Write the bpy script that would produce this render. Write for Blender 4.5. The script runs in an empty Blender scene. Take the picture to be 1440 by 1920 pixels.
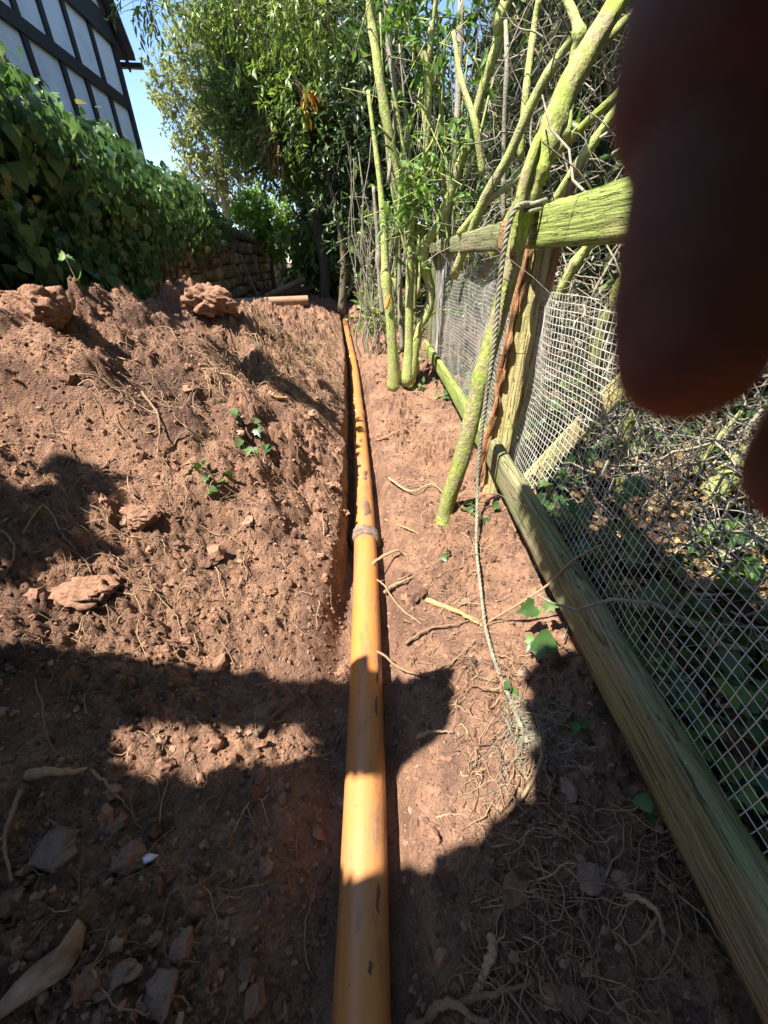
import bpy, bmesh, math, random
import numpy as np
from mathutils import Vector, Matrix
R = math.radians
random.seed(7)
rng = np.random.default_rng(7)
scene = bpy.context.scene
col = scene.collection

# ------------------------------------------------------------------ camera
PITCH = R(33.3)
CAM_Z = 1.2
cam_d = bpy.data.cameras.new('camera')
cam = bpy.data.objects.new('camera', cam_d)
col.objects.link(cam)
cam.location = (0, 0, CAM_Z)
cam.rotation_euler = (R(90) - PITCH, 0, 0)
cam_d.sensor_fit = 'HORIZONTAL'
cam_d.sensor_width = 36
cam_d.lens = 18
cam_d.clip_start = 0.004
cam_d.clip_end = 500
cam_d.dof.use_dof = True
cam_d.dof.focus_distance = 2.2
cam_d.dof.aperture_fstop = 11
scene.camera = cam

# ------------------------------------------------------------------ sky and sun
SUN_EL = R(60)
SUN_AZ = math.atan2(-0.85, -0.53)          # compass angle from +Y towards +X of the sun's place
SUN = np.array([math.sin(SUN_AZ) * math.cos(SUN_EL), math.cos(SUN_AZ) * math.cos(SUN_EL), math.sin(SUN_EL)])
world = bpy.data.worlds.new('World')
scene.world = world
world.use_nodes = True
wn = world.node_tree
for n in list(wn.nodes):
    wn.nodes.remove(n)
w_out = wn.nodes.new('ShaderNodeOutputWorld')
w_bg = wn.nodes.new('ShaderNodeBackground')
w_sky = wn.nodes.new('ShaderNodeTexSky')
w_sky.sky_type = 'NISHITA'
w_sky.sun_disc = False
w_sky.sun_elevation = SUN_EL
w_sky.sun_rotation = SUN_AZ
w_sky.altitude = 50
w_sky.air_density = 1.0
w_sky.dust_density = 0.25
w_sky.ozone_density = 4.0
w_bg.inputs['Strength'].default_value = 0.094
wn.links.new(w_sky.outputs[0], w_bg.inputs[0])
wn.links.new(w_bg.outputs[0], w_out.inputs[0])
sun_d = bpy.data.lights.new('sun', 'SUN')
sun_d.energy = 5.0
sun_d.angle = R(0.53)
sun_d.color = (1.0, 0.945, 0.86)
sun = bpy.data.objects.new('sun', sun_d)
col.objects.link(sun)
sun.rotation_euler = Vector(SUN.tolist()).to_track_quat('Z', 'Y').to_euler()
scene.view_settings.view_transform = 'Standard'
scene.view_settings.look = 'None'
scene.view_settings.exposure = 1.72
scene.view_settings.gamma = 1.0
scene.view_settings.use_curve_mapping = False
scene.cycles.max_bounces = 6
scene.cycles.transparent_max_bounces = 8

# ------------------------------------------------------------------ rays: where a direction meets the place
CP, SP = math.cos(PITCH), math.sin(PITCH)
def ray(u, v):
    x = (u - 720) / 720.0
    y = (v - 960) / 720.0
    return np.array([x, CP - y * SP, -y * CP - SP])
CAM = np.array([0, 0, CAM_Z])
def atY(u, v, Y):
    d = ray(u, v); return CAM + d * (Y / d[1])
def atX(u, v, X):
    d = ray(u, v); return CAM + d * (X / d[0])
def atZ(u, v, Z):
    d = ray(u, v); return CAM + d * ((Z - CAM_Z) / d[2])

# ------------------------------------------------------------------ noise
def _hash(ix, iy, k=0):
    h = (ix.astype(np.int64) * 374761393 + iy.astype(np.int64) * 668265263 + k * 974634777) & 0x7fffffff
    h = ((h ^ (h >> 13)) * 1274126177) & 0x7fffffff
    h = (h ^ (h >> 16)) & 0xffffff
    return h / float(0xffffff)
def vnoise(x, y, k=0):
    ix = np.floor(x); iy = np.floor(y)
    fx = x - ix; fy = y - iy
    fx = fx * fx * fx * (fx * (fx * 6 - 15) + 10); fy = fy * fy * fy * (fy * (fy * 6 - 15) + 10)
    a = _hash(ix, iy, k); b = _hash(ix + 1, iy, k); c = _hash(ix, iy + 1, k); d = _hash(ix + 1, iy + 1, k)
    return (a * (1 - fx) + b * fx) * (1 - fy) + (c * (1 - fx) + d * fx) * fy
def fbm(x, y, oc=4, k=0):
    s = 0; a = 0.5
    for i in range(oc):
        s = s + a * (vnoise(x * 2 ** i + 13.7 * i, y * 2 ** i - 7.1 * i, k + i) - 0.5)
        a *= 0.5
    return s
def lumps(x, y, s, k=0):
    """rounded crumbs: a field of half buried balls of about size s"""
    gx = x / s; gy = y / s
    ix = np.floor(gx); iy = np.floor(gy)
    best = np.zeros_like(gx)
    for dx in (-1, 0, 1):
        for dy in (-1, 0, 1):
            cx = ix + dx; cy = iy + dy
            jx = cx + 0.1 + 0.8 * _hash(cx, cy, k + 1); jy = cy + 0.1 + 0.8 * _hash(cx, cy, k + 2)
            r = 0.25 + 0.5 * _hash(cx, cy, k + 3)
            d2 = ((gx - jx) ** 2 + (gy - jy) ** 2) / (r * r)
            best = np.maximum(best, r * np.sqrt(np.maximum(0, 1 - d2)) ** 0.8)
    return best * s
def sst(a, b, x):
    t = np.clip((x - a) / (b - a), 0, 1)
    return t * t * (3 - 2 * t)

# ------------------------------------------------------------------ the lie of the land
PIPE_Y = [-1.5, 0.08, 0.81, 1.52, 2.65, 4.8, 9.8, 12]
PIPE_X = [-0.03, -0.037, -0.059, -0.089, -0.173, -0.356, -0.90, -1.15]
def pipe_x(y):
    return np.interp(y, PIPE_Y, PIPE_X)
def base_h(x, y):
    d = x - pipe_x(y)
    a = -d
    # left: cut side of the trench, then the long slope of the spoil heap
    C = np.interp(y, [-3, 0.0, 0.3, 0.68, 1.06, 1.34, 1.6, 2.6, 3.75, 5, 6.9, 10, 14], [.30, .32, .35, .45, .68, .85, .99, .96, .78, .64, .48, .36, .3])
    z0 = np.interp(y, [-1, 0.7, 1.1, 1.5, 2, 4, 6, 9, 11], [.05, .05, .11, .19, .25, .26, .23, .17, .15])
    wl = np.interp(y, [0.6, 1.6], [.14, .035])
    wallL = sst(0.075, 0.075 + wl, a - .05 * np.maximum(0, fbm(y * 5.5, x * 0 + .5, 4, 17)) * 2 * sst(1.0, 1.6, y))
    t = np.clip((a - 0.1) / 1.22, 0, 1)
    crest = np.sin(np.clip(t, 0, 1) * 1.45) / math.sin(1.45)
    mix = 0.55
    zl = z0 * wallL + (C - z0) * (mix * t + (1 - mix) * crest)
    over = np.clip(a - 1.32, 0, 3)
    zl = zl - np.minimum(over * 0.75, np.maximum(C - 0.33, 0))
    # right: low cut side, then a bank up to the fence
    zr0 = np.interp(y, [-1, 0.5, 1.5, 3, 5, 10], [.07, .10, .12, .10, .12, .15])
    wallR = sst(0.075, 0.135, d)
    e = np.clip(d - 0.12, 0, 0.6)
    zr = zr0 * wallR + e * 0.23 + np.clip(d - 0.72, 0, 4) * 0.03
    z = np.where(d < 0, zl, zr)
    flat = sst(9.6, 10.6, y)
    return z * (1 - flat) + flat * np.maximum(z, 0.26)
def full_h(x, y):
    x = np.asarray(x, float); y = np.asarray(y, float)
    d = x - pipe_x(y)
    z = base_h(x, y)
    left = sst(0.10, 0.35, -d)
    right = sst(0.10, 0.3, d)
    near = sst(0.9, 1.5, y)
    # gullies and slumps running down the heap
    gx = y * 1.0 + x * 0.35
    g = fbm(gx * 2.6 + 3.3, x * 0.9, 3, 11)
    z = z + left * g * (0.05 + 0.26 * near)
    z = z + left * fbm(x * 5.2, y * 5.2, 3, 21) * (0.06 + 0.10 * near) + left * near * 0.62 * lumps(x + .04 * fbm(x * 14, y * 14, 3, 22), y, .19, 23) * sst(-.05, .1, fbm(x * 1.7 + 3, y * 1.7, 2, 24))
    z = z + right * (fbm(x * 3.1 + 9, y * 3.1, 3, 31) * 0.08 + fbm(x * 9 + 9, y * 9, 3, 32) * 0.05)
    # cut sides are ragged
    z = z + fbm(x * 22, y * 22, 3, 41) * (0.012 + 0.03 * left)
    # crumbs
    m = 0.28 + 1.05 * sst(-0.10, 0.10, fbm(x * 2.3 + 40, y * 2.3, 3, 51))
    m = m * (0.30 + 0.75 * left + 0.62 * right)
    far = 1 - sst(5, 9, y)
    z = z + m * (0.85 * lumps(x + .02 * fbm(x * 40, y * 40, 2, 61), y, 0.085, 60) * (0.1 + 0.9 * near) + (0.40 + .65 * near) * lumps(x + .012 * fbm(x * 70, y * 70, 2, 62), y, 0.036, 70) + 0.95 * lumps(x + .006 * fbm(x * 160, y * 160, 2, 63), y + .7, 0.018, 80) * far + .045 * fbm(x * 30, y * 30, 4, 64) + .03 * np.abs(fbm(x * 55, y * 55, 4, 65)))
    z = z + (0.6 * lumps(x, y, 0.0115, 90)) * far * (0.5 + 0.5 * (left + right))
    # smooth bed under the pipe
    bed = 1 - sst(0.03, 0.10, np.abs(d))
    tr = 1 - sst(9.6, 10.6, y)
    return z * (1 - bed * tr) + bed * tr * (-0.004)
def G(u, v, lift=0.0):
    """where the line of sight through (u, v) meets the soil"""
    d = ray(u, v)
    t = np.concatenate([np.arange(0.3, 6, 0.004), np.arange(6, 40, 0.05)])
    p = CAM[None, :] + d[None, :] * t[:, None]
    h = full_h(p[:, 0], p[:, 1])
    i = np.argmax(p[:, 2] < h)
    q = p[i].copy(); q[2] = h[i] + lift
    return q
def on(x, y, lift=0.0):
    return np.array([x, y, float(full_h(np.array([x]), np.array([y]))[0]) + lift])

# ------------------------------------------------------------------ mesh building
def np_mesh(name, V, faces, attrs=None, smooth=True):
    """faces: list of (n,k) int arrays"""
    me = bpy.data.meshes.new(name)
    V = np.asarray(V, np.float32)
    me.vertices.add(len(V))
    me.vertices.foreach_set('co', V.ravel())
    faces = [np.asarray(f, np.int32) for f in faces if len(f)]
    loops = np.concatenate([f.ravel() for f in faces])
    tot = np.concatenate([np.full(len(f), f.shape[1], np.int32) for f in faces])
    start = np.concatenate([[0], np.cumsum(tot)[:-1]]).astype(np.int32)
    me.loops.add(len(loops))
    me.loops.foreach_set('vertex_index', loops)
    me.polygons.add(len(tot))
    me.polygons.foreach_set('loop_start', start)
    me.polygons.foreach_set('loop_total', tot)
    me.polygons.foreach_set('use_smooth', np.full(len(tot), smooth, bool))
    for k, a in (attrs or {}).items():
        a = np.asarray(a, np.float32)
        if a.ndim == 1:
            at = me.attributes.new(k, 'FLOAT', 'POINT'); at.data.foreach_set('value', a)
        else:
            at = me.attributes.new(k, 'FLOAT_VECTOR', 'POINT'); at.data.foreach_set('vector', a.ravel())
    me.update(calc_edges=True)
    return me

class MB:
    def __init__(s):
        s.V = []; s.F = {}; s.n = 0; s.gc = []; s.ti = []
    def add(s, V, F, gc=None, tint=None):
        V = np.asarray(V, float)
        for f in F:
            f = np.asarray(f, np.int64)
            if len(f): s.F.setdefault(f.shape[1], []).append(f + s.n)
        s.V.append(V); s.n += len(V)
        s.gc.append(V.copy() if gc is None else np.asarray(gc, float))
        if tint is None: tint = random.random()
        s.ti.append(np.full(len(V), tint) if np.isscalar(tint) else np.asarray(tint, float))
        return s
    def mesh(s, name, smooth=True):
        return np_mesh(name, np.concatenate(s.V), [np.concatenate(f) for f in s.F.values()],
                       {'gc': np.concatenate(s.gc), 'tint': np.concatenate(s.ti)}, smooth)
    def build(s, name, mat, parent=None, smooth=True, kind=None, label=None):
        o = bpy.data.objects.new(name, s.mesh(name, smooth))
        return link(o, mat, parent, kind, label)

def link(o, mat=None, parent=None, kind=None, label=None):
    col.objects.link(o)
    if mat is not None and not o.data.materials: o.data.materials.append(mat)
    if parent is not None:
        o.parent = parent
        o.matrix_parent_inverse = Matrix.Translation(-parent.location)
    if kind: o['kind'] = kind
    if label: o['label'] = label
    return o
def thing(name, loc, label, cat, group=None):
    o = bpy.data.objects.new(name, None)
    col.objects.link(o)
    o.location = [float(c) for c in loc]
    o.empty_display_size = 0.1
    o['label'] = label; o['category'] = cat
    if group: o['group'] = group
    return o
def sub(o, part):
    """a piece of a part; the part's parent is an unrotated Empty"""
    o.parent = part
    o.matrix_parent_inverse = Matrix.Translation((0, 0, 0))
    return o
def tag(o, label, cat, group=None, kind=None):
    o['label'] = label; o['category'] = cat
    if group: o['group'] = group
    if kind: o['kind'] = kind
    return o

def smooth_path(P, n):
    """Catmull-Rom through P"""
    P = np.asarray(P, float)
    Q = np.vstack([2 * P[0] - P[1], P, 2 * P[-1] - P[-2]])
    out = []
    m = len(P) - 1
    for s in np.linspace(0, m, n):
        i = min(int(s), m - 1); t = s - i
        a, b, c, d = Q[i], Q[i + 1], Q[i + 2], Q[i + 3]
        out.append(0.5 * ((2 * b) + (c - a) * t + (2 * a - 5 * b + 4 * c - d) * t * t + (3 * b - a - 3 * c + d) * t ** 3))
    return np.array(out)
def tube(P, rad, sides=8, cap=True, wob=0.0, k=0):
    P = np.asarray(P, float); n = len(P)
    rad = np.full(n, rad) if np.isscalar(rad) else np.asarray(rad, float)
    T = np.gradient(P, axis=0); T /= np.linalg.norm(T, axis=1)[:, None] + 1e-9
    up = np.array([0, 0, 1.0]) if abs(T[0, 2]) < 0.9 else np.array([1.0, 0, 0])
    N = np.zeros((n, 3)); a = up - T[0] * (up @ T[0]); N[0] = a / np.linalg.norm(a)
    for i in range(1, n):
        a = N[i - 1] - T[i] * (N[i - 1] @ T[i]); N[i] = a / (np.linalg.norm(a) + 1e-9)
    B = np.cross(T, N)
    th = np.linspace(0, 2 * math.pi, sides, endpoint=False)
    L = np.concatenate([[0], np.cumsum(np.linalg.norm(np.diff(P, axis=0), axis=1))])
    rr = np.repeat(rad[:, None], sides, 1)
    if wob:
        rr = rr * (1 + wob * 2 * fbm(L[:, None] / rad.mean() * 0.35 + k * 7.7, (th[None, :] + 0) * 1.6 + k, 3, k + 3) * np.ones_like(rr))
    V = P[:, None, :] + (np.cos(th)[None, :, None] * N[:, None, :] + np.sin(th)[None, :, None] * B[:, None, :]) * rr[:, :, None]
    gc = np.stack([np.repeat(L[:, None], sides, 1), np.cos(th)[None, :] * rr, np.sin(th)[None, :] * rr], -1)
    i = np.arange(n - 1)[:, None] * sides; j = np.arange(sides)[None, :]; j2 = (j + 1) % sides
    F = np.stack([i + j, i + j2, i + sides + j2, i + sides + j], -1).reshape(-1, 4)
    V = V.reshape(-1, 3); gc = gc.reshape(-1, 3)
    Fs = [F]
    if cap:
        V = np.vstack([V, P[0], P[-1]]); gc = np.vstack([gc, [0, 0, 0], [L[-1], 0, 0]])
        c0, c1 = n * sides, n * sides + 1
        jj = np.arange(sides); jn = (jj + 1) % sides
        Fs.append(np.stack([np.full(sides, c0), jn, jj], -1))
        Fs.append(np.stack([np.full(sides, c1), (n - 1) * sides + jj, (n - 1) * sides + jn], -1))
    return V, Fs, gc
def tubes_many(paths, rads, sides=4):
    """many thin tubes with the same number of points at once; paths (m,n,3), rads (m,n)"""
    P = np.asarray(paths, float); m, n, _ = P.shape
    T = np.gradient(P, axis=1); T /= np.linalg.norm(T, axis=2)[..., None] + 1e-9
    ref = np.where(np.abs(T[..., 2:3]) < 0.8, np.array([0, 0, 1.0]), np.array([1.0, 0, 0]))
    N = np.cross(T, ref); N /= np.linalg.norm(N, axis=2)[..., None] + 1e-9
    B = np.cross(T, N)
    th = np.linspace(0, 2 * math.pi, sides, endpoint=False)
    V = P[:, :, None, :] + (np.cos(th)[None, None, :, None] * N[:, :, None, :] + np.sin(th)[None, None, :, None] * B[:, :, None, :]) * np.asarray(rads)[:, :, None, None]
    a = (np.arange(m)[:, None, None] * n + np.arange(n - 1)[None, :, None]) * sides
    j = np.arange(sides)[None, None, :]; j2 = (j + 1) % sides
    F = np.stack([a + j, a + j2, a + sides + j2, a + sides + j], -1).reshape(-1, 4)
    tint = np.repeat(rng.random(m), n * sides)
    L = np.broadcast_to(np.linspace(0, 1, n)[None, :, None], (m, n, sides)).reshape(-1)
    V = V.reshape(-1, 3)
    return V, [F], np.stack([L * 0.5 + tint * 9, V[:, 0], V[:, 1]], -1), tint

# ---- leaves
def leaf_template(outline, fold=0.25, droop=0.15):
    """outline: half outline [(half width, along)], base to tip; a leaf folded along its midrib"""
    V = []; F = []
    n = len(outline)
    for (w, y) in outline:
        z = -droop * y * y
        V += [(-w, y, z + fold * w), (0, y, z), (w, y, z + fold * w)]
    for i in range(n - 1):
        a = i * 3
        F += [(a, a + 1, a + 4, a + 3), (a + 1, a + 2, a + 5, a + 4)]
    return np.array(V, float), np.array(F)
LEAF_OVATE = leaf_template([(0.02, 0), (0.40, 0.10), (0.47, 0.34), (0.34, 0.66), (0.02, 1.0)], 0.30, 0.22)
LEAF_LANCE = leaf_template([(0.01, 0), (0.13, 0.25), (0.15, 0.5), (0.01, 1.0)], 0.35, 0.25)
LEAF_SMALL = leaf_template([(0.02, 0), (0.28, 0.45), (0.02, 1.0)], 0.3, 0.2)
def leaf_ivy():
    o = [(0, 0), (0.30, -0.12), (0.62, 0.18), (0.36, 0.36), (0.42, 0.62), (0.16, 0.62), (0, 1.0)]
    V = [(0, 0.3, 0)]
    for (x, y) in o: V.append((x, y, 0.30 * abs(x) - 0.32 * y * y))
    for (x, y) in o[-2:0:-1]: V.append((-x, y, 0.22 * abs(x) - 0.32 * y * y))
    n = len(V) - 1
    return np.array(V, float), np.array([(0, 1 + i, 1 + (i + 1) % n) for i in range(n)])
LEAF_IVY = leaf_ivy()
def leaf_mat4(p, nrm, tip, s):
    y = tip / (np.linalg.norm(tip) + 1e-9)
    z = nrm - y * (nrm @ y); z /= np.linalg.norm(z) + 1e-9
    x = np.cross(y, z)
    return np.column_stack([x * s, y * s, z * s, p])
def unit(a):
    return a / (np.linalg.norm(a, axis=-1)[..., None] + 1e-9)
def add_leaves(mb, pos, nrm, tip, size, tpl, tint=None):
    pos = np.asarray(pos, float); m = len(pos)
    if m == 0: return
    TV, TF = tpl; k = len(TV)
    y = unit(np.asarray(tip, float)); nrm = np.asarray(nrm, float)
    z = unit(nrm - y * np.sum(nrm * y, -1)[:, None]); x = np.cross(y, z)
    s = np.broadcast_to(np.asarray(size, float), (m,))
    V = pos[:, None, :] + s[:, None, None] * (TV[None, :, 0:1] * x[:, None, :] + TV[None, :, 1:2] * y[:, None, :] + TV[None, :, 2:3] * z[:, None, :])
    F = (TF[None] + (np.arange(m) * k)[:, None, None]).reshape(-1, TF.shape[1])
    if tint is None: tint = rng.random(m)
    gc = np.tile(TV, (m, 1))
    mb.add(V.reshape(-1, 3), [F], gc, np.repeat(tint, k))

# ------------------------------------------------------------------ materials
def _n(nt, t, **kw):
    n = nt.nodes.new(t)
    for k, v in kw.items(): setattr(n, k, v)
    return n
def new_mat(name):
    m = bpy.data.materials.new(name); m.use_nodes = True
    nt = m.node_tree
    bs = nt.nodes['Principled BSDF']
    return m, nt, bs
def ramp(nt, fac, stops):
    r = _n(nt, 'ShaderNodeValToRGB')
    e = r.color_ramp.elements
    while len(e) < len(stops): e.new(0.5)
    for i, (p, c) in enumerate(stops):
        e[i].position = p; e[i].color = (*c, 1) if len(c) == 3 else c
    nt.links.new(fac, r.inputs[0])
    return r.outputs[0]
def noise(nt, vec, scale, detail=4, rough=0.55, dist=0.0):
    n = _n(nt, 'ShaderNodeTexNoise'); n.inputs['Scale'].default_value = scale
    n.inputs['Detail'].default_value = detail; n.inputs['Roughness'].default_value = rough
    n.inputs['Distortion'].default_value = dist
    if vec is not None: nt.links.new(vec, n.inputs['Vector'])
    return n.outputs['Fac']
def mixc(nt, fac, a, b, mode='MIX'):
    m = _n(nt, 'ShaderNodeMix', data_type='RGBA', blend_type=mode)
    for sock, val in ((m.inputs[0], fac), (m.inputs[6], a), (m.inputs[7], b)):
        if isinstance(val, (int, float)): sock.default_value = val
        elif isinstance(val, tuple): sock.default_value = (*val, 1) if len(val) == 3 else val
        else: nt.links.new(val, sock)
    return m.outputs[2]
def math_n(nt, op, a, b=0.0):
    m = _n(nt, 'ShaderNodeMath', operation=op)
    for s, v in ((m.inputs[0], a), (m.inputs[1], b)):
        if isinstance(v, (int, float)): s.default_value = v
        else: nt.links.new(v, s)
    return m.outputs[0]
def scaled(nt, vec, sc):
    m = _n(nt, 'ShaderNodeMapping'); m.inputs['Scale'].default_value = sc
    nt.links.new(vec, m.inputs['Vector']); return m.outputs[0]
def attr(nt, name):
    a = _n(nt, 'ShaderNodeAttribute'); a.attribute_name = name; return a
def bump(nt, bs, h, strength, dist):
    b = _n(nt, 'ShaderNodeBump'); b.inputs['Strength'].default_value = strength; b.inputs['Distance'].default_value = dist
    nt.links.new(h, b.inputs['Height']); nt.links.new(b.outputs[0], bs.inputs['Normal'])

def mat_soil():
    m, nt, bs = new_mat('red_soil')
    g = _n(nt, 'ShaderNodeNewGeometry').outputs['Position']
    n1 = noise(nt, g, 2.1, 5, 0.6)
    n2 = noise(nt, g, 14, 6, 0.65)
    n3 = noise(nt, g, 90, 4, 0.7)
    c = ramp(nt, n1, [(0.30, (0.085, 0.048, 0.037)), (0.41, (0.22, 0.124, 0.082)), (0.52, (0.34, 0.190, 0.117)), (0.62, (0.33, 0.188, 0.124)), (0.74, (0.15, 0.088, 0.068))])
    c = mixc(nt, ramp(nt, n2, [(0.36, (0, 0, 0)), (0.66, (1, 1, 1))]), c, mixc(nt, 0.7, c, (0.105, 0.062, 0.046)), 'MIX')
    c = mixc(nt, 0.55, c, ramp(nt, n3, [(0.25, (0.30, 0.30, 0.30)), (0.75, (0.85, 0.84, 0.82))]), 'OVERLAY')
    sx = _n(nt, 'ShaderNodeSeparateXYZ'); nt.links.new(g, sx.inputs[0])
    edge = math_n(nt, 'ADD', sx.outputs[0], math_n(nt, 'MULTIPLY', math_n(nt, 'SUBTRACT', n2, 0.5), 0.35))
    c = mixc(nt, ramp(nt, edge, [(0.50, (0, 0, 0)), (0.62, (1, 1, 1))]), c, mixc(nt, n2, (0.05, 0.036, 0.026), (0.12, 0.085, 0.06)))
    nt.links.new(c, bs.inputs['Base Color'])
    bs.inputs['Roughness'].default_value = 0.95
    bs.inputs['Specular IOR Level'].default_value = 0.15
    v = _n(nt, 'ShaderNodeTexVoronoi'); v.inputs['Scale'].default_value = 130; nt.links.new(g, v.inputs['Vector'])
    hh = math_n(nt, 'ADD', math_n(nt, 'MULTIPLY', v.outputs['Distance'], -0.6), noise(nt, g, 260, 4, 0.7))
    bump(nt, bs, hh, 1.0, 0.010)
    return m
def mat_clod():
    m, nt, bs = new_mat('soil_clod')
    g = _n(nt, 'ShaderNodeNewGeometry').outputs['Position']
    t = attr(nt, 'tint').outputs['Fac']
    c = ramp(nt, t, [(0.0, (0.10, 0.058, 0.042)), (0.5, (0.22, 0.122, 0.082)), (0.9, (0.33, 0.182, 0.118)), (1.0, (0.33, 0.225, 0.16))])
    c = mixc(nt, 0.5, c, ramp(nt, noise(nt, g, 70, 5, 0.7), [(0.25, (0.35, 0.35, 0.35)), (0.75, (0.75, 0.72, 0.7))]), 'OVERLAY')
    nt.links.new(c, bs.inputs['Base Color']); bs.inputs['Roughness'].default_value = 0.95
    bs.inputs['Specular IOR Level'].default_value = 0.15
    bump(nt, bs, noise(nt, g, 150, 5, 0.7), 0.9, 0.008)
    return m
def mat_simple(name, colors, scale=20, rough=0.8, b=0.3, bd=0.004, spec=0.3, vec='pos', stretch=None, detail=5, tint_amt=0.0):
    m, nt, bs = new_mat(name)
    g = _n(nt, 'ShaderNodeNewGeometry').outputs['Position'] if vec == 'pos' else attr(nt, 'gc').outputs['Vector']
    if stretch: g = scaled(nt, g, stretch)
    n = noise(nt, g, scale, detail, 0.62)
    k = len(colors)
    c = ramp(nt, n, [(0.3 + 0.4 * i / max(1, k - 1), colors[i]) for i in range(k)])
    if tint_amt:
        t = attr(nt, 'tint').outputs['Fac']
        c = mixc(nt, tint_amt, c, ramp(nt, t, [(0, (0.2, 0.2, 0.2)), (1, (0.85, 0.85, 0.85))]), 'OVERLAY')
    nt.links.new(c, bs.inputs['Base Color']); bs.inputs['Roughness'].default_value = rough
    bs.inputs['Specular IOR Level'].default_value = spec
    if b: bump(nt, bs, noise(nt, g, scale * 3.1, 5, 0.65), b, bd)
    return m
def mat_leaf(name, c0, c1, c2, rough=0.42, trans=0.35, spec=0.4, vein=True, odd=None):
    """c0..c2 over the leaves' own tints; thin leaves let light through"""
    m, nt, bs = new_mat(name)
    t = attr(nt, 'tint').outputs['Fac']
    g = _n(nt, 'ShaderNodeNewGeometry')
    stops = [(0.0, c0), (0.55, c1), (0.93, c2)]
    if odd: stops.append((0.985, odd))
    c = ramp(nt, t, stops)
    c = mixc(nt, 0.35, c, ramp(nt, noise(nt, g.outputs['Position'], 35, 3), [(0.3, (0.3, 0.3, 0.3)), (0.7, (0.7, 0.7, 0.65))]), 'OVERLAY')
    if vein:
        sx = _n(nt, 'ShaderNodeSeparateXYZ'); nt.links.new(attr(nt, 'gc').outputs['Vector'], sx.inputs[0])
        ax = math_n(nt, 'ABSOLUTE', sx.outputs[0])
        vn = math_n(nt, 'LESS_THAN', ax, 0.018)
        w = _n(nt, 'ShaderNodeMath', operation='SINE')
        nt.links.new(math_n(nt, 'MULTIPLY', math_n(nt, 'SUBTRACT', sx.outputs[1], math_n(nt, 'MULTIPLY', ax, 0.8)), 42.0), w.inputs[0])
        sv = math_n(nt, 'GREATER_THAN', w.outputs[0], 0.94)
        c = mixc(nt, math_n(nt, 'MULTIPLY', math_n(nt, 'MAXIMUM', vn, math_n(nt, 'MULTIPLY', sv, 0.6)), 0.45), c, (0.22, 0.26, 0.12))
    nt.links.new(c, bs.inputs['Base Color'])
    bs.inputs['Roughness'].default_value = rough
    bs.inputs['Specular IOR Level'].default_value = spec
    tr = _n(nt, 'ShaderNodeBsdfTranslucent')
    tc = mixc(nt, 1.0, c, (1.0, 1.25, 0.45), 'MULTIPLY')
    nt.links.new(mixc(nt, 0.5, tc, c), tr.inputs[0])
    mx = _n(nt, 'ShaderNodeMixShader'); mx.inputs[0].default_value = trans
    nt.links.new(bs.outputs[0], mx.inputs[1]); nt.links.new(tr.outputs[0], mx.inputs[2])
    nt.links.new(mx.outputs[0], nt.nodes['Material Output'].inputs['Surface'])
    return m
def mat_timber(name, wood, dark, green, green_amt=0.5, grain=60):
    """weathered softwood: grain along gc.x, algae in patches"""
    m, nt, bs = new_mat(name)
    gc = attr(nt, 'gc').outputs['Vector']
    pos = _n(nt, 'ShaderNodeNewGeometry').outputs['Position']
    gr = noise(nt, scaled(nt, gc, (2.2, grain, grain)), 1.6, 5, 0.6, 0.6)
    c = ramp(nt, gr, [(0.30, dark), (0.48, wood), (0.7, tuple(min(1, x * 1.25) for x in wood))])
    al = noise(nt, scaled(nt, pos, (1, 0.5, 1)), 5.5, 6, 0.65)
    fac = ramp(nt, al, [(0.62 - 0.45 * green_amt, (0, 0, 0)), (0.80 - 0.45 * green_amt, (1, 1, 1))])
    c = mixc(nt, math_n(nt, 'MULTIPLY', fac, 0.85), c, mixc(nt, 0.35, mixc(nt, 0.8, green, ramp(nt, gr, [(0.3, (0.15, 0.15, 0.15)), (0.6, (0.7, 0.7, 0.7))]), 'OVERLAY'), c))
    ck = noise(nt, scaled(nt, gc, (1.3, 34, 34)), 1.7, 3, 0.5, 0.3)
    crack = ramp(nt, math_n(nt, 'ABSOLUTE', math_n(nt, 'SUBTRACT', ck, 0.5)), [(0.0, (1, 1, 1)), (0.014, (0, 0, 0))])
    c = mixc(nt, math_n(nt, 'MULTIPLY', crack, 0.75), c, (0.05, 0.035, 0.02))
    li = noise(nt, pos, 48, 4, 0.6)
    c = mixc(nt, ramp(nt, li, [(0.70, (0, 0, 0)), (0.74, (0.6, 0.6, 0.6))]), c, (0.45, 0.48, 0.38))
    nt.links.new(c, bs.inputs['Base Color']); bs.inputs['Roughness'].default_value = 0.85
    bs.inputs['Specular IOR Level'].default_value = 0.2
    bump(nt, bs, math_n(nt, 'SUBTRACT', math_n(nt, 'ADD', gr, math_n(nt, 'MULTIPLY', noise(nt, pos, 130, 3), 0.4)), math_n(nt, 'MULTIPLY', crack, 0.7)), 1.0, 0.007)
    return m

M = {}
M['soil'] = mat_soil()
M['clod'] = mat_clod()
M['root'] = mat_simple('root_bark', [(0.13, 0.078, 0.045), (0.28, 0.18, 0.105), (0.44, 0.31, 0.19)], 30, 0.85, 0.5, 0.002, vec='gc', stretch=(8, 60, 60), tint_amt=0.6)
M['cutwood'] = mat_simple('torn_pale_root', [(0.20, 0.12, 0.06), (0.36, 0.23, 0.105), (0.46, 0.32, 0.16)], 30, 0.8, 0.5, 0.003, vec='gc', stretch=(4, 60, 60))
M['darktwig'] = mat_simple('dark_twig', [(0.07, 0.05, 0.035), (0.15, 0.11, 0.075)], 40, 0.8, 0.4, 0.002, vec='gc', stretch=(5, 40, 40))

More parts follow.
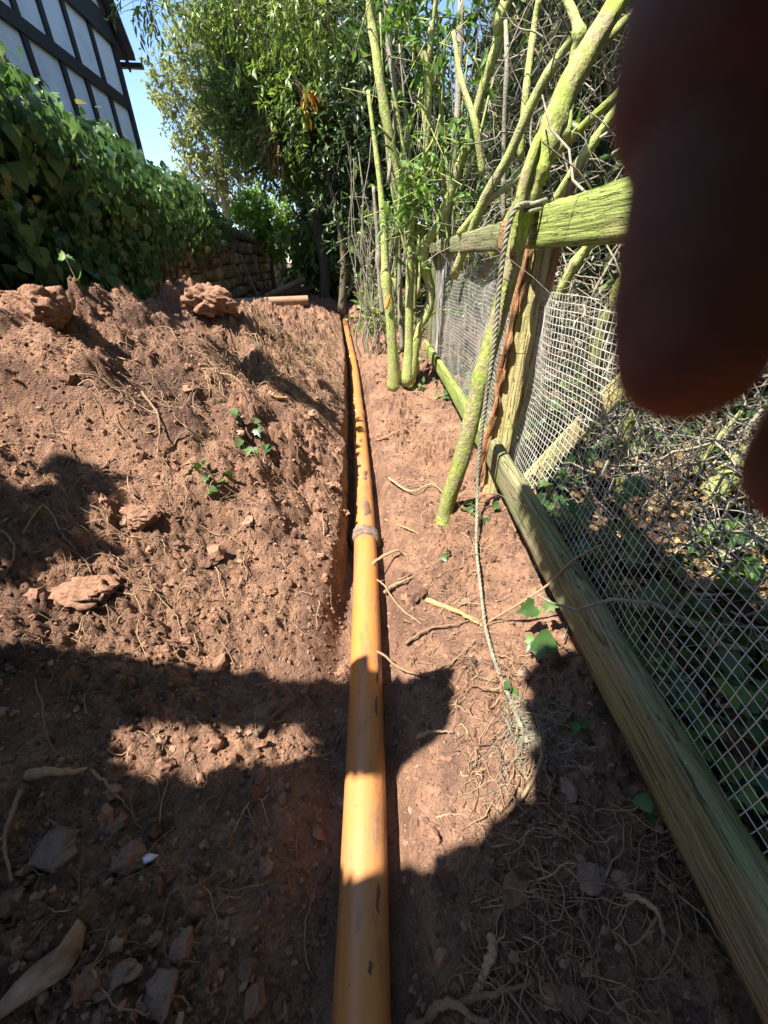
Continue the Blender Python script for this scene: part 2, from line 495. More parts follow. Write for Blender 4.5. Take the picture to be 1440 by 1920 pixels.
def mat_pipe(name, base, dust, dirt_lo, dirt_hi):
    m, nt, bs = new_mat(name)
    g = _n(nt, 'ShaderNodeNewGeometry').outputs['Position']
    n1 = noise(nt, g, 3.0, 5, 0.6)
    c = mixc(nt, ramp(nt, n1, [(0.40, (0, 0, 0)), (0.70, (0.8, 0.8, 0.8))]), base, dust)
    n2 = noise(nt, scaled(nt, g, (1, 0.35, 1)), 13, 8, 0.72)
    dirt = ramp(nt, n2, [(dirt_lo, (0, 0, 0)), (dirt_hi, (1, 1, 1))])
    n3 = noise(nt, g, 85, 3, 0.5)
    spots = ramp(nt, n3, [(0.70, (0, 0, 0)), (0.73, (1, 1, 1))])
    both = math_n(nt, 'MAXIMUM', dirt, math_n(nt, 'MULTIPLY', spots, 0.8))
    c = mixc(nt, both, c, (0.17, 0.095, 0.06))
    sm2 = noise(nt, scaled(nt, g, (26, 5, 26)), 1.6, 5, 0.6, 0.8)
    c = mixc(nt, ramp(nt, sm2, [(0.60, (0, 0, 0)), (0.68, (0.62, 0.62, 0.62))]), c, (0.20, 0.11, 0.065))
    sc = noise(nt, scaled(nt, g, (140, 3, 140)), 1.0, 3)
    c = mixc(nt, ramp(nt, sc, [(0.62, (0, 0, 0)), (0.72, (0.22, 0.22, 0.22))]), c, (0.75, 0.56, 0.36))
    nt.links.new(c, bs.inputs['Base Color'])
    rg = math_n(nt, 'ADD', math_n(nt, 'MULTIPLY', both, 0.5), 0.36)
    nt.links.new(rg, bs.inputs['Roughness'])
    bump(nt, bs, math_n(nt, 'ADD', both, math_n(nt, 'MULTIPLY', noise(nt, g, 120, 3), 0.3)), 0.4, 0.002)
    return m
M['pipe'] = mat_pipe('orange_pipe_plastic', (0.50, 0.188, 0.044), (0.36, 0.19, 0.09), 0.53, 0.70)
M['pipe_far'] = mat_pipe('orange_pipe_plastic_dusty', (0.50, 0.17, 0.05), (0.40, 0.19, 0.09), 0.54, 0.68)
M['pipe_brown'] = mat_pipe('brown_pipe_dirty', (0.30, 0.16, 0.09), (0.33, 0.20, 0.13), 0.5, 0.64)
M['seal'] = mat_simple('mud_caked_coupling', [(0.07, 0.055, 0.05), (0.17, 0.12, 0.095), (0.27, 0.19, 0.15)], 26, 0.8, 0.8, 0.006)

# ------------------------------------------------------------------ ground
def axis(parts):
    out = []
    for a, b, n in parts: out.append(np.linspace(a, b, n, endpoint=False))
    return np.concatenate(out)
ax = np.concatenate([-np.geomspace(90, 2.3, 40), np.arange(-2.25, -1.6, 0.012), np.arange(-1.6, 1.05, 0.0048), np.arange(1.05, 2.4, 0.03), np.geomspace(2.45, 90, 40)])
ys = [-0.25]
while ys[-1] < 14: ys.append(ys[-1] + max(0.0045, 0.0024 * (ys[-1] + 0.6) ** 1.12 + 0.0012))
ay = np.concatenate([-np.geomspace(60, 0.3, 30), np.array(ys), np.geomspace(ys[-1] + .1, 140, 40)])
XX, YY = np.meshgrid(ax, ay)
ZZ = full_h(XX.ravel(), YY.ravel())
nx, ny = len(ax), len(ay)
ii = np.arange(ny - 1)[:, None] * nx + np.arange(nx - 1)[None, :]
FF = np.stack([ii, ii + 1, ii + nx + 1, ii + nx], -1).reshape(-1, 4)
gm = np_mesh('ground', np.stack([XX.ravel(), YY.ravel(), ZZ], -1), [FF])
ground = bpy.data.objects.new('ground', gm)
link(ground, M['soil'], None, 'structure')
ground['label'] = 'freshly dug red soil with a trench, spoil heap and bank'
print('ground verts', nx * ny)

# ---- crumbs lying on the soil
def ico(sub):
    bm = bmesh.new(); bmesh.ops.create_icosphere(bm, subdivisions=sub, radius=1)
    V = np.array([v.co[:] for v in bm.verts]); F = np.array([[v.index for v in f.verts] for f in bm.faces]); bm.free()
    return V, F
ICO1, ICO2, ICO3, ICO4 = ico(1), ico(2), ico(3), ico(5)
def crumbs(name, n, smin, smax, power, tpl, xr, yr, label, cat, lo_tint=0, hi_tint=1, dens=None):
    TV, TF = tpl; k = len(TV)
    u = rng.random(n)
    y = yr[0] + (yr[1] - yr[0]) * rng.random(n) ** 1.7
    x = xr[0] + (xr[1] - xr[0]) * rng.random(n)
    d = np.abs(x - pipe_x(y))
    ok = d > 0.085
    if dens is not None: ok &= dens(x, y)
    x, y, u = x[ok], y[ok], u[ok]; n = len(x)
    s = smin + (smax - smin) * u ** power
    z = full_h(x, y)
    sh = 1 + 0.8 * (rng.random((n, k, 1)) - 0.5)
    st = 0.6 + 0.7 * rng.random((n, 1, 3))
    V = TV[None] * sh * st * s[:, None, None]
    an = rng.random(n) * 6.28
    c, sn = np.cos(an)[:, None], np.sin(an)[:, None]
    V = np.stack([V[..., 0] * c - V[..., 1] * sn, V[..., 0] * sn + V[..., 1] * c, V[..., 2]], -1)
    V = V + np.stack([x, y, z + s * 0.25], -1)[:, None, :]
    F = (TF[None] + (np.arange(n) * k)[:, None, None]).reshape(-1, 3)
    mb = MB()
    mb.add(V.reshape(-1, 3), [F], None, np.repeat(lo_tint + (hi_tint - lo_tint) * rng.random(n), k))
    o = mb.build(name, M['clod'], None, smooth=False, kind='stuff')
    tag(o, label, cat)
    return o
def heap(x, y):
    return rng.random(len(x)) < np.where(x < pipe_x(y), 1.0, 0.7)
crumbs('soil_crumbs', 42000, 0.002, 0.0085, 4, ICO1, (-1.6, 1.0), (0.0, 4.5), 'small crumbs of red soil scattered over the spoil heap and bank', 'soil', dens=heap)
crumbs('soil_clods', 2200, 0.006, 0.024, 5, ICO2, (-1.6, 0.9), (0.0, 5.5), 'lumps of red soil lying loose on the spoil heap', 'soil', dens=heap)

# ------------------------------------------------------------------ the long orange drain pipe
def pipe_path(y0, y1, n, dz=0.0):
    y = np.linspace(y0, y1, n)
    ysm = np.linspace(-1.5, 12, 200); xsm = pipe_x(ysm)
    for _ in range(60): xsm[1:-1] = (xsm[:-2] + 2 * xsm[1:-1] + xsm[2:]) / 4
    return np.stack([np.interp(y, ysm, xsm), y, np.full(n, 0.057 + dz)], -1)
pipe = thing('drain_pipe', (pipe_path(0, 1, 2)[0][0], 0, 0), 'long orange plastic drain pipe laid along the trench floor', 'pipe')
PR = 0.0535
mb = MB(); mb.add(*tube(pipe_path(-1.0, 1.50, 60), PR, 40)); mb.build('barrel', M['pipe'], pipe)
mb = MB(); mb.add(*tube(pipe_path(1.50, 3.30, 40), PR, 40)); mb.build('barrel', M['pipe'], pipe)
mb = MB(); mb.add(*tube(pipe_path(3.30, 5.6, 40), PR, 32)); mb.build('barrel', M['pipe'], pipe)
mb = MB(); mb.add(*tube(pipe_path(5.6, 9.9, 60), PR * 0.99, 32)); mb.build('barrel', M['pipe_far'], pipe, label='redder dusty far length of the pipe')
def collar(y, w, r0, name, mat, wob=0.0, label=None):
    P = pipe_path(y - w, y + w, 15)
    t = np.linspace(-1, 1, 15)
    rad = r0 + 0.006 * np.cos(t * 9) * (np.abs(t) < .75) - 0.007 * (np.abs(t) > .9)
    mb = MB(); mb.add(*tube(P, rad, 44, wob=wob)); return mb.build(name, mat, pipe, label=label)
collar(1.50, 0.034, 0.064, 'coupling', M['seal'], 0.10, 'dark coupling ring caked with mud')
def ring(y, w, r):
    mb = MB(); mb.add(*tube(pipe_path(y - w, y + w, 5), [PR, r, r, r, PR], 36)); mb.build('socket_rim', M['pipe'], pipe)
ring(3.30, 0.05, 0.0605); ring(3.62, 0.012, 0.058); ring(5.6, 0.06, 0.061); ring(2.05, 0.008, 0.0565)
# dried mud stuck on the barrel
def mud_patch(y0, ang0, L, w, seed):
    r = np.random.default_rng(seed)
    P = pipe_path(y0, y0 + L, 14)
    na = 9
    V = []; 
    for i in range(14):
        t = i / 13
        ww = w * math.sin(math.pi * min(max(t, .02), .98)) ** 0.5 * (0.35 + 1.3 * vnoise(np.array([t * 5.0 + seed * 3]), np.array([.5]), seed)[0])
        ang = ang0 + w * (vnoise(np.array([t * 3.0 + seed]), np.array([1.5]), seed + 9)[0] - .5) * 1.2
        for j in range(na):
            a = ang + ww * (j / (na - 1) - 0.5)
            e = min(j, na - 1 - j) / 3.0
            a += (r.random() - .5) * w * .12
            rr = PR - 0.0012 + 0.004 * min(1, e) * min(1, 4 * t * (1 - t)) + 0.0015 * r.random()
            V.append(P[i] + np.array([math.sin(a) * rr, 0, math.cos(a) * rr]))
    F = [(i * na + j, i * na + j + 1, (i + 1) * na + j + 1, (i + 1) * na + j) for i in range(13) for j in range(na - 1)]
    mb = MB(); mb.add(np.array(V), [np.array(F)], None, 0.2); mb.build('mud_patch', M['clod'], pipe)
for i, a in enumerate([(0.70, 0.75, .13, .20), (0.60, 0.66, .07, .22), (0.20, 0.62, .05, .16), (1.62, .2, .16, .8), (2.0, .4, .14, .6), (0.12, 0.3, .02, .15), (2.55, .1, .10, .4)]):
    mud_patch(*a, seed=i)

# ------------------------------------------------------------------ clods and stones one can pick out
M['stone'] = mat_simple('stone_grey_brown', [(0.10, 0.07, 0.055), (0.19, 0.13, 0.10), (0.24, 0.155, 0.11)], 18, 0.95, 0.6, 0.006, spec=.08)
M['shard'] = mat_simple('pale_clay_shard', [(0.17, 0.11, 0.08), (0.33, 0.20, 0.13), (0.40, 0.26, 0.18)], 26, 0.95, 0.5, 0.004, spec=.08)
M['redstone'] = mat_simple('red_clay_clod', [(0.15, 0.083, 0.055), (0.28, 0.152, 0.098), (0.37, 0.215, 0.14)], 30, 0.95, 1.0, 0.012, spec=.1, detail=8)
def rock(name, u, v, size, mat, label, cat, rot=0.0, flat=0.6, seed=0, rough=0.45, lift=0.25, tilt=0.0, X=None):
    TV, TF = ICO4
    r = np.random.default_rng(seed + 100)
    q = G(u, v) if X is None else atX(u, v, X)
    V = TV.copy()
    f = 1 + rough * (fbm(V[:, 0] * 1.6 + seed * 3, V[:, 1] * 1.6 + V[:, 2] * 1.3, 4, seed) * 2.2)
    V = V * f[:, None]
    # chop to a few flat sides
    for _ in range(9):
        nn = unit(r.normal(size=3)); lim = 0.55 + 0.35 * r.random()
        d = V @ nn; V = V - np.outer(np.maximum(0, d - lim) * 0.85, nn)
    V = V * np.array(size) * np.array([1, 1, flat])
    V += V * (fbm(TV[:, 0] * 6 + seed, TV[:, 1] * 6 + TV[:, 2] * 5, 4, 5) * 0.20)[:, None]
    V += V * ((lumps(TV[:, 0] * .5 + TV[:, 2] * .4 + seed, TV[:, 1] * .5 - TV[:, 2] * .3, .16, 7) - .05) * (2.2 if cat == 'clod' else .3))[:, None]
    mt = Matrix.Rotation(rot, 3, 'Z') @ Matrix.Rotation(tilt, 3, 'Y')
    V = V @ np.array(mt).T
    o = bpy.data.objects.new(name, None)
    me = np_mesh(name, V, [TF], {'tint': np.full(len(V), 0.75)}, smooth=True)
    o = bpy.data.objects.new(name, me); link(o, mat)
    o.location = (q + np.array([0, 0, size[2] * flat * lift])).tolist()
    return tag(o, label, cat, 'stones and clods in the dug soil')
rock('soil_clod', 66, 585, (.12, .11, .10), M['redstone'], 'tall pale red clod on the heap crest below the ivy', 'clod', .3, .9, 1, lift=.1, X=-1.42)
rock('soil_clod', 398, 588, (.17, .13, .12), M['redstone'], 'big pale red clod perched on the heap crest before the stone wall', 'clod', .7, .8, 2, lift=.6)
rock('soil_clod', 268, 975, (.075, .05, .05), M['redstone'], 'small pale pink clod halfway up the heap beside a dark hollow', 'clod', .2, .8, 3)
rock('soil_clod', 175, 1112, (.10, .055, .055), M['redstone'], 'long flat-topped orange clod low on the heap, left of the pipe coupling', 'clod', .1, .75, 4)
rock('soil_clod', 505, 1112, (.035, .028, .03), M['redstone'], 'little orange clod on the heap near the pipe', 'clod', .2, .8, 5)
rock('soil_clod', 645, 1262, (.03, .03, .03), M['redstone'], 'pale pebble touching the left side of the pipe', 'clod', .2, .8, 6)
rock('stone', 105, 1600, (.055, .035, .035), M['stone'], 'broad grey-brown stone half buried in the shaded soil', 'stone', -.4, .6, 7)
rock('stone', 252, 1612, (.028, .03, .045), M['stone'], 'upright grey-brown stone beside a scrap of white film', 'stone', .5, .9, 8)
rock('stone', 228, 1830, (.042, .02, .028), M['stone'], 'smooth oval brown stone at the bottom beside the curved shard', 'stone', .6, .7, 9)
rock('stone', 305, 1862, (.03, .03, .03), M['stone'], 'rough brown stone at the bottom right of the oval stone', 'stone', .6, .7, 10)
rock('stone', 345, 1775, (.022, .022, .025), M['stone'], 'dark stone in shade between the oval stone and the pipe', 'stone', .6, .7, 11)
rock('stone', 215, 1550, (.022, .018, .02), M['stone'], 'small grey pebble above the upright stone', 'stone', .6, .7, 12)
rock('stone', 1105, 1650, (.03, .022, .02), M['stone'], 'grey slate chip in the dark soil below the fence rail', 'stone', .9, .5, 13)
rock('stone', 1165, 1655, (.022, .016, .02), M['stone'], 'pale grey chip beside the slate chip below the rail', 'stone', .3, .5, 14)
rock('stone', 640, 1510, (.018, .018, .018), M['stone'], 'brown pebble against the pipe in the shade', 'stone', .3, .8, 15)

def plate_shard(name, pts, mat, label, cat, thick, bow=0.0):
    """a thin curved piece from an outline of ground points"""
    P = np.array([G(u, v) for u, v in pts]); c = P.mean(0)
    nrm = np.array([0.25, -0.45, 0.86])
    ctr = c + nrm * bow
    n = len(P)
    top = P * [1, 1, 1] + nrm * 0.015
    V = np.vstack([top, (top * 0.5 + ctr * 0.5) + nrm * (0.012 + bow * .4), [ctr + nrm * .018]])
    V2 = V - nrm * thick
    F4 = [(i, (i + 1) % n, n + (i + 1) % n, n + i) for i in range(n)]
    F3 = [(n + i, n + (i + 1) % n, 2 * n) for i in range(n)]
    k = len(V)
    side = [((i + 1) % n, i, k + i, k + (i + 1) % n) for i in range(n)]
    mb = MB(); mb.add(np.vstack([V, V2]), [np.array(F4 + side + [tuple(k + q for q in f[::-1]) for f in F4]), np.array(F3 + [tuple(k + q for q in f[::-1]) for f in F3])], None, .5)
    o = mb.build(name, mat); return tag(o, label, cat)
plate_shard('clay_shard', [(2, 1880), (40, 1830), (85, 1800), (120, 1765), (150, 1720), (166, 1735), (160, 1780), (135, 1820), (95, 1850), (45, 1880), (5, 1905)], M['shard'], 'long curved pale clay shard at the bottom left', 'shard', .01, .012)
M['film'] = mat_simple('white_plastic_film', [(0.55, 0.57, 0.60), (0.75, 0.77, 0.80)], 40, 0.3, 0.3, 0.003)
plate_shard('plastic_scrap', [(268, 1602), (285, 1597), (302, 1600), (290, 1612), (275, 1618)], M['film'], 'scrap of white plastic film beside the upright stone', 'scrap', .002, .006)

# ------------------------------------------------------------------ roots and twigs that can be told apart
def strand(name, pts, r0, r1, mat, label, cat='root', group='roots and twigs over the trench', side=None, n=34, wob=0.16, sides=8):
    """pts: (u, v, lift) on the soil"""
    P = smooth_path([G(u, v, l) for u, v, l in pts], n)
    P = P + (fbm(np.arange(n)[:, None] * 0.7 + len(label), np.arange(3)[None, :] * 5.0 + r0 * 900, 3) * min(r0 * 2.5, .010))
    rad = np.linspace(r0, r1 * .55, n) * (1 + .25 * fbm(np.arange(n) * .5 + r0 * 777, np.zeros(n), 2))
    mb = MB(); mb.add(*tube(P, rad, sides, wob=wob, k=len(label)))
    if side:
        for (f, dx, dy, dz, r) in side:
            i = int(f * (n - 1)); q = smooth_path([P[i], P[i] + np.array([dx, dy, dz]) * .5 + [0, 0, .004], P[i] + np.array([dx, dy, dz])], 9)
            mb.add(*tube(q, np.linspace(r, r * .3, 9), 6))
    o = mb.build(name, mat); return tag(o, label, cat, group)
strand('root', [(668, 1110, .02), (700, 1090, .10), (735, 1060, .075), (752, 1046, .03), (768, 1050, .0)], .0085, .006, M['root'], 'pale crooked root arching over the pipe below the coupling', side=[(.6, .04, .07, -.02, .003), (.3, .06, .02, -.03, .002)])
strand('root', [(722, 1122, .03), (745, 1105, .03), (776, 1084, .005)], .010, .006, M['root'], 'stubby cut root poking from the trench side beside the pipe')
strand('root', [(800, 1130, .012), (850, 1150, .016), (885, 1168, .014), (905, 1176, .0)], .011, .006, M['cutwood'], 'thick torn root with yellow wood showing on the bank', side=[(.5, .05, -.03, .0, .005)])
strand('twig', [(686, 1240, .085), (715, 1262, .10), (760, 1278, .05), (800, 1275, .03), (845, 1250, .02), (890, 1205, .01)], .005, .0035, M['root'], 'bent root with a dark tip sticking out over the pipe', 'twig')
strand('root', [(722, 980, .02), (760, 996, .02), (790, 1003, .0)], .006, .003, M['cutwood'], 'splintered yellow root right of the coupling', side=[(.3, .06, .03, .0, .003)])
strand('root', [(662, 1108, .015), (690, 1122, .09), (712, 1118, .085), (748, 1148, .03), (790, 1172, .0)], .005, .004, M['root'], 'thin pale root crossing the pipe just below the arching root', side=[(.5, .05, .03, -.03, .002)])
strand('root', [(728, 905, .03), (768, 930, .03), (810, 915, .02), (840, 935, .0)], .006, .004, M['root'], 'pale root looping over the right bank between the coupling and the leaning tree')
strand('root', [(760, 1215, .02), (800, 1190, .025), (850, 1180, .02), (890, 1160, .0)], .005, .004, M['root'], 'pale root running along the bank below the torn root')
strand('root', [(922, 1760, .01), (915, 1800, .02), (900, 1840, .015), (885, 1876, .0)], .009, .010, M['root'], 'thick brown root stub low in the shade right of the pipe')
strand('root', [(800, 1918, .0), (815, 1893, .03), (850, 1890, .03), (900, 1915, .01), (930, 1935, 0)], .008, .006, M['root'], 'thick curling root at the bottom edge right of the pipe')
strand('root', [(860, 1880, .0), (920, 1866, .02), (975, 1850, .015), (1010, 1840, .0)], .006, .003, M['root'], 'long brown root in shade right of the root stub', side=[(.5, .05, -.06, 0, .003), (.8, .05, .05, 0, .003)])
strand('root', [(1165, 1680, .01), (1210, 1705, .02), (1235, 1745, .01), (1240, 1780, 0)], .006, .003, M['root'], 'dark branching root in the shade below the rail', side=[(.5, -.05, -.03, 0, .003)])
strand('root', [(780, 1390, .02), (815, 1382, .03), (850, 1378, .01)], .005, .003, M['root'], 'pale root poking left from the bank into the lit hollow')
strand('root', [(818, 1534, .005), (850, 1529, .008), (885, 1530, .0)], .003, .002, M['root'], 'short pale root lying in the sunlit patch of the bank')
strand('root', [(950, 1530, .01), (990, 1480, .03), (1010, 1420, .03), (1000, 1340, .01)], .005, .004, M['root'], 'pale root beside the frayed rope end')
strand('root', [(705, 830, .015), (730, 822, .02), (770, 800, .015), (790, 785, .0)], .007, .004, M['root'], 'knotted root lying across the right bank of the trench far beyond the coupling')
strand('stick', [(508, 746, .02), (523, 752, .02), (540, 754, .02)], .012, .010, M['cutwood'], 'short yellow chip of wood on the heap', 'stick')
strand('stick', [(375, 730, .0), (368, 770, .05), (378, 820, .01)], .006, .004, M['darktwig'], 'thin reddish stick standing upright on the heap', 'stick')
strand('stick', [(270, 745, .02), (300, 790, .015), (298, 858, .01)], .005, .004, M['root'], 'long straight pale root running down the sandy patch of the heap', 'root')
strand('stick', [(375, 690, .01), (405, 694, .02), (438, 690, .01)], .007, .004, M['root'], 'pale stick lying level across the upper heap', 'stick')
strand('root', [(0, 868, .03), (22, 850, .03), (46, 842, .01)], .005, .003, M['root'], 'pale root curl at the far left of the heap')
strand('root', [(0, 1010, .03), (25, 1020, .02), (35, 1050, .02), (10, 1090, .01)], .004, .003, M['root'], 'pale looping root at the left edge above the orange clod')
strand('root', [(46, 1010, .01), (80, 965, .02), (100, 970, .02), (130, 1020, .01), (160, 1045, 0)], .003, .002, M['root'], 'thin pale root bent like a tent in the dark hollow')
strand('root', [(150, 1195, .01), (175, 1450, .01), (220, 1490, .015), (255, 1535, .0)][1:], .004, .002, M['root'], 'thin root hanging down the shaded soil above the upright stone')
strand('root', [(50, 1490, .01), (38, 1540, .03), (30, 1590, .03), (36, 1660, .01)], .006, .004, M['root'], 'pale root hanging at the left edge in shade', side=[(.6, -.02, -.05, -.02, .003)])
strand('twig', [(480, 1385, .01), (520, 1345, .02), (560, 1310, .01)], .008, .005, M['darktwig'], 'dark forked twig lying in the shade left of the pipe', 'twig', side=[(.3, .05, .05, .0, .005)])
strand('root', [(440, 1560, .0), (470, 1510, .015), (500, 1500, .01), (530, 1455, .0)], .003, .002, M['root'], 'thin branching root in the shaded slope left of the pipe', side=[(.3, .03, -.04, -.01, .002), (.6, .03, -.05, -.01, .002)])
strand('root', [(60, 1455, .01), (100, 1462, .03), (150, 1455, .02), (165, 1440, .0)], .012, .005, M['root'], 'thick pale broken root in shade near the left edge')
strand('root', [(330, 1735, .0), (360, 1760, .01), (378, 1800, 0)], .003, .002, M['root'], 'thin root above the dark stone at the bottom')

# ---- fine roots: far too many to count
def fine_roots(name, n, region, label, rmin, rmax, lmin, lmax, seed, lift=0.02, pref=None):
    r = np.random.default_rng(seed)
    k = 10
    u0, v0, u1, v1 = region
    paths = []
    # corners of the region on the soil
    c = [G(u, v) for (u, v) in ((u0, v0), (u1, v0), (u0, v1), (u1, v1))]
    s = r.random(n); t = r.random(n)
    xy = (c[0][None, :2] * ((1 - s) * (1 - t))[:, None] + c[1][None, :2] * (s * (1 - t))[:, None] + c[2][None, :2] * ((1 - s) * t)[:, None] + c[3][None, :2] * (s * t)[:, None])
    a = r.random(n) * 6.28 if pref is None else pref + r.normal(size=n) * 0.7
    L = lmin + (lmax - lmin) * r.random(n) ** 2
    P = np.zeros((n, k, 3)); p = xy.copy()
    hgt = r.random(n) * lift
    for i in range(k):
        z = full_h(p[:, 0], p[:, 1])
        P[:, i, :2] = p; P[:, i, 2] = z + hgt * math.sin(math.pi * i / (k - 1)) * 1.2 + 0.001
        a = a + r.normal(size=n) * 0.42
        p = p + np.stack([np.cos(a), np.sin(a)], -1) * (L / k)[:, None]
    for _ in range(2):
        P[:, 1:-1, 2] = (P[:, :-2, 2] + 2 * P[:, 1:-1, 2] + P[:, 2:, 2]) / 4
    # keep off the pipe
    ok = np.min(np.abs(P[:, :, 0] - pipe_x(P[:, :, 1])), 1) > 0.07
    P = P[ok]
    m = len(P)
    rad = (rmin + (rmax - rmin) * r.random(m) ** 3)[:, None] * np.linspace(1, .45, k)[None, :]
    mb = MB(); V, F, gc, ti = tubes_many(P, rad, 4); mb.add(V, F, gc, ti)
    o = mb.build(name, M['root'], None, kind='stuff')
    return tag(o, label, 'roots')
fine_roots('fine_roots', 900, (60, 640, 650, 1240), 'fine pale rootlets all over the sunlit spoil heap', .0010, .0032, .05, .28, 3, .03)
fine_roots('fine_roots', 170, (20, 1300, 640, 1900), 'fine rootlets in the shaded soil left of the pipe', .0006, .0022, .04, .18, 4, .02)
fine_roots('fine_roots', 320, (860, 1500, 1250, 1915), 'matted fine roots in the shaded soil under the rail', .0007, .0024, .06, .22, 5, .03, pref=-1.0)
fine_roots('fine_roots', 600, (740, 740, 930, 1300), 'fine roots and stems along the bank below the fence', .0008, .0028, .04, .18, 6, .025)
fine_roots('fine_roots', 160, (850, 1230, 1010, 1520), 'dense pale roots hanging by the frayed rope', .0008, .0032, .05, .16, 7, .05, pref=-1.5)
fine_roots('dry_straw', 1400, (400, 592, 645, 760), 'dry straw-like roots piled over the far end of the heap', .0015, .0045, .06, .30, 8, .07)
fine_roots('dry_straw', 1100, (655, 585, 760, 720), 'dry stems over the far right bank of the trench', .0012, .0035, .05, .22, 9, .05)

# ------------------------------------------------------------------ fence
M['rail'] = mat_timber('rail_green_algae', (0.27, 0.22, 0.10), (0.10, 0.085, 0.035), (0.20, 0.32, 0.05), 0.8, 70)
M['rail_low'] = mat_timber('rail_weathered_grey_green', (0.24, 0.20, 0.12), (0.085, 0.07, 0.045), (0.14, 0.19, 0.062), 0.62, 70)
M['post'] = mat_timber('post_olive', (0.44, 0.36, 0.17), (0.26, 0.19, 0.09), (0.36, 0.36, 0.11), 0.45, 45)
M['torn'] = mat_timber('torn_red_timber', (0.36, 0.185, 0.09), (0.10, 0.05, 0.03), (0.22, 0.14, 0.06), 0.3, 70)
def timber(p0, p1, thick, high, side=(1, 0, 0), nseg=40, jag=0.0015, wane=0.006, seed=0, end_jag=0.0):
    """a sawn length from p0 to p1 (centre line), slightly bowed, edges worn"""
    p0 = np.array(p0, float); p1 = np.array(p1, float)
    r = np.random.default_rng(seed)
    L = np.linalg.norm(p1 - p0); T = (p1 - p0) / L
    S = np.array(side, float); S -= T * (S @ T); S /= np.linalg.norm(S); W = np.cross(T, S)
    if W[2] < 0: W = -W
    m = 5; prof = []
    a, b = thick / 2, high / 2
    for (x0, y0, x1, y1) in ((-a, -b, a, -b), (a, -b, a, b), (a, b, -a, b), (-a, b, -a, -b)):
        for i in range(m):
            t = i / m; prof.append((x0 + (x1 - x0) * t, y0 + (y1 - y0) * t))
    prof = np.array(prof); k = len(prof)
    corner = np.arange(0, k, m)
    V = []; gc = []
    s = np.linspace(0, 1, nseg + 1)
    for i, t in enumerate(s):
        q = prof.copy()
        q[corner] *= 1 - wane / thick * (0.5 + 1.2 * vnoise(np.array([t * 9.0 + seed]), np.array([0.5]))[0])
        q[(corner + 1) % k] *= 1 - 0.2 * wane / thick; q[(corner - 1) % k] *= 1 - 0.2 * wane / thick
        nz = fbm(np.full(k, t * L * 16 + seed), np.arange(k) * 0.8, 3, seed) * jag * 4
        q = q + (q / (np.abs(q).max(1)[:, None] + 1e-6)) * nz[:, None] * 0.7
        bow = math.sin(t * math.pi) * 0.006
        ex = 0
        c = p0 + T * L * t
        e = np.zeros(k)
        if end_jag and (i == 0 or i == nseg): e = (r.random(k) - .5) * end_jag
        V.append(c + S * (q[:, 0:1] + bow) + W * q[:, 1:2] + T * e[:, None])
        gc.append(np.stack([np.full(k, t * L + seed * 3.1), q[:, 0], q[:, 1] + seed * .37], -1))
    V = np.concatenate(V); gc = np.concatenate(gc)
    i = np.arange(nseg)[:, None] * k; j = np.arange(k)[None, :]; j2 = (j + 1) % k
    F = np.stack([i + j, i + j2, i + k + j2, i + k + j], -1).reshape(-1, 4)
    n0 = len(V); V = np.vstack([V, p0, p1]); gc = np.vstack([gc, [seed * 3.1, 0, 0], [seed * 3.1 + L, 0, 0]])
    jj = np.arange(k); jn = (jj + 1) % k
    return V, [F, np.stack([np.full(k, n0), jn, jj], -1), np.stack([np.full(k, n0 + 1), nseg * k + jj, nseg * k + jn], -1)], gc
fence = thing('fence', (0.56, 1.66, 0.2), 'mossy green post and rail fence with galvanised wire mesh', 'fence')
def fpart(name, mat, *a, label=None, **k):
    mb = MB(); mb.add(*timber(*a, **k)); return mb.build(name, M[mat], fence, label=label)
FX = 0.478
lowc = lambda y: float(np.interp(y, [-.5, .1, .6, 1.75, 5], [.503, .503, .506, .523, .405]))
fpart('rail', 'rail_low', (FX + .0265, -0.45, lowc(-.45) - .066), (FX + .0265, 1.70, lowc(1.70) - .068), .053, .132, seed=1, nseg=70, jag=.003, wane=.006, label='grey-green bottom rail running towards the camera')
fpart('rail', 'rail', (FX + .02, 1.71, lowc(1.75) - .075), (FX + .02, 4.95, lowc(4.95) - .062), .045, .115, seed=2, nseg=60, label='bottom rail beyond the post', end_jag=.02)
fpart('rail', 'rail', (FX + .02, -0.5, 1.285), (FX + .02, 1.56, 1.285), .045, .112, seed=3, nseg=70, jag=.003, wane=.005, label='bright green top rail with white lichen streaks')
fpart('rail_end', 'torn', (FX + .021, 1.561, 1.284), (FX + .021, 1.60, 1.282), .043, .105, seed=4, nseg=6, end_jag=.02, jag=.004, label='torn red end of the top rail')
fpart('rail', 'rail_low', (FX + .025, 1.98, 1.283), (FX + .03, 4.95, 1.30), .045, .105, seed=5, nseg=50, label='top rail beyond the post')
fpart('rail_end', 'torn', (FX + .025, 1.80, 1.283), (FX + .025, 1.98, 1.283), .043, .10, seed=14, nseg=14, end_jag=.04, jag=.01, label='splintered pale end of the far top rail')
fpart('post', 'post', (.562, 1.675, -.2), (.562, 1.675, 1.315), .13, .10, side=(.90, -.42, 0), seed=6, nseg=40, jag=.003, label='sawn olive post')
fpart('post', 'rail_low', (.57, 4.98, -.2), (.57, 4.98, 1.36), .10, .10, seed=7, nseg=20)
fpart('post', 'rail_low', (.56, -1.2, -.2), (.56, -1.2, 1.36), .10, .10, seed=8, nseg=20)
fpart('batten', 'torn', (.462, 1.66, .30), (.505, 1.64, 1.22), .026, .04, side=(.9, -.42, 0), seed=9, nseg=60, jag=.016, end_jag=.08, label='split red batten nailed to the post')
fpart('stake', 'torn', (.585, 1.60, 1.05), (.60, 1.61, 1.415), .022, .022, seed=10, nseg=10, end_jag=.02)
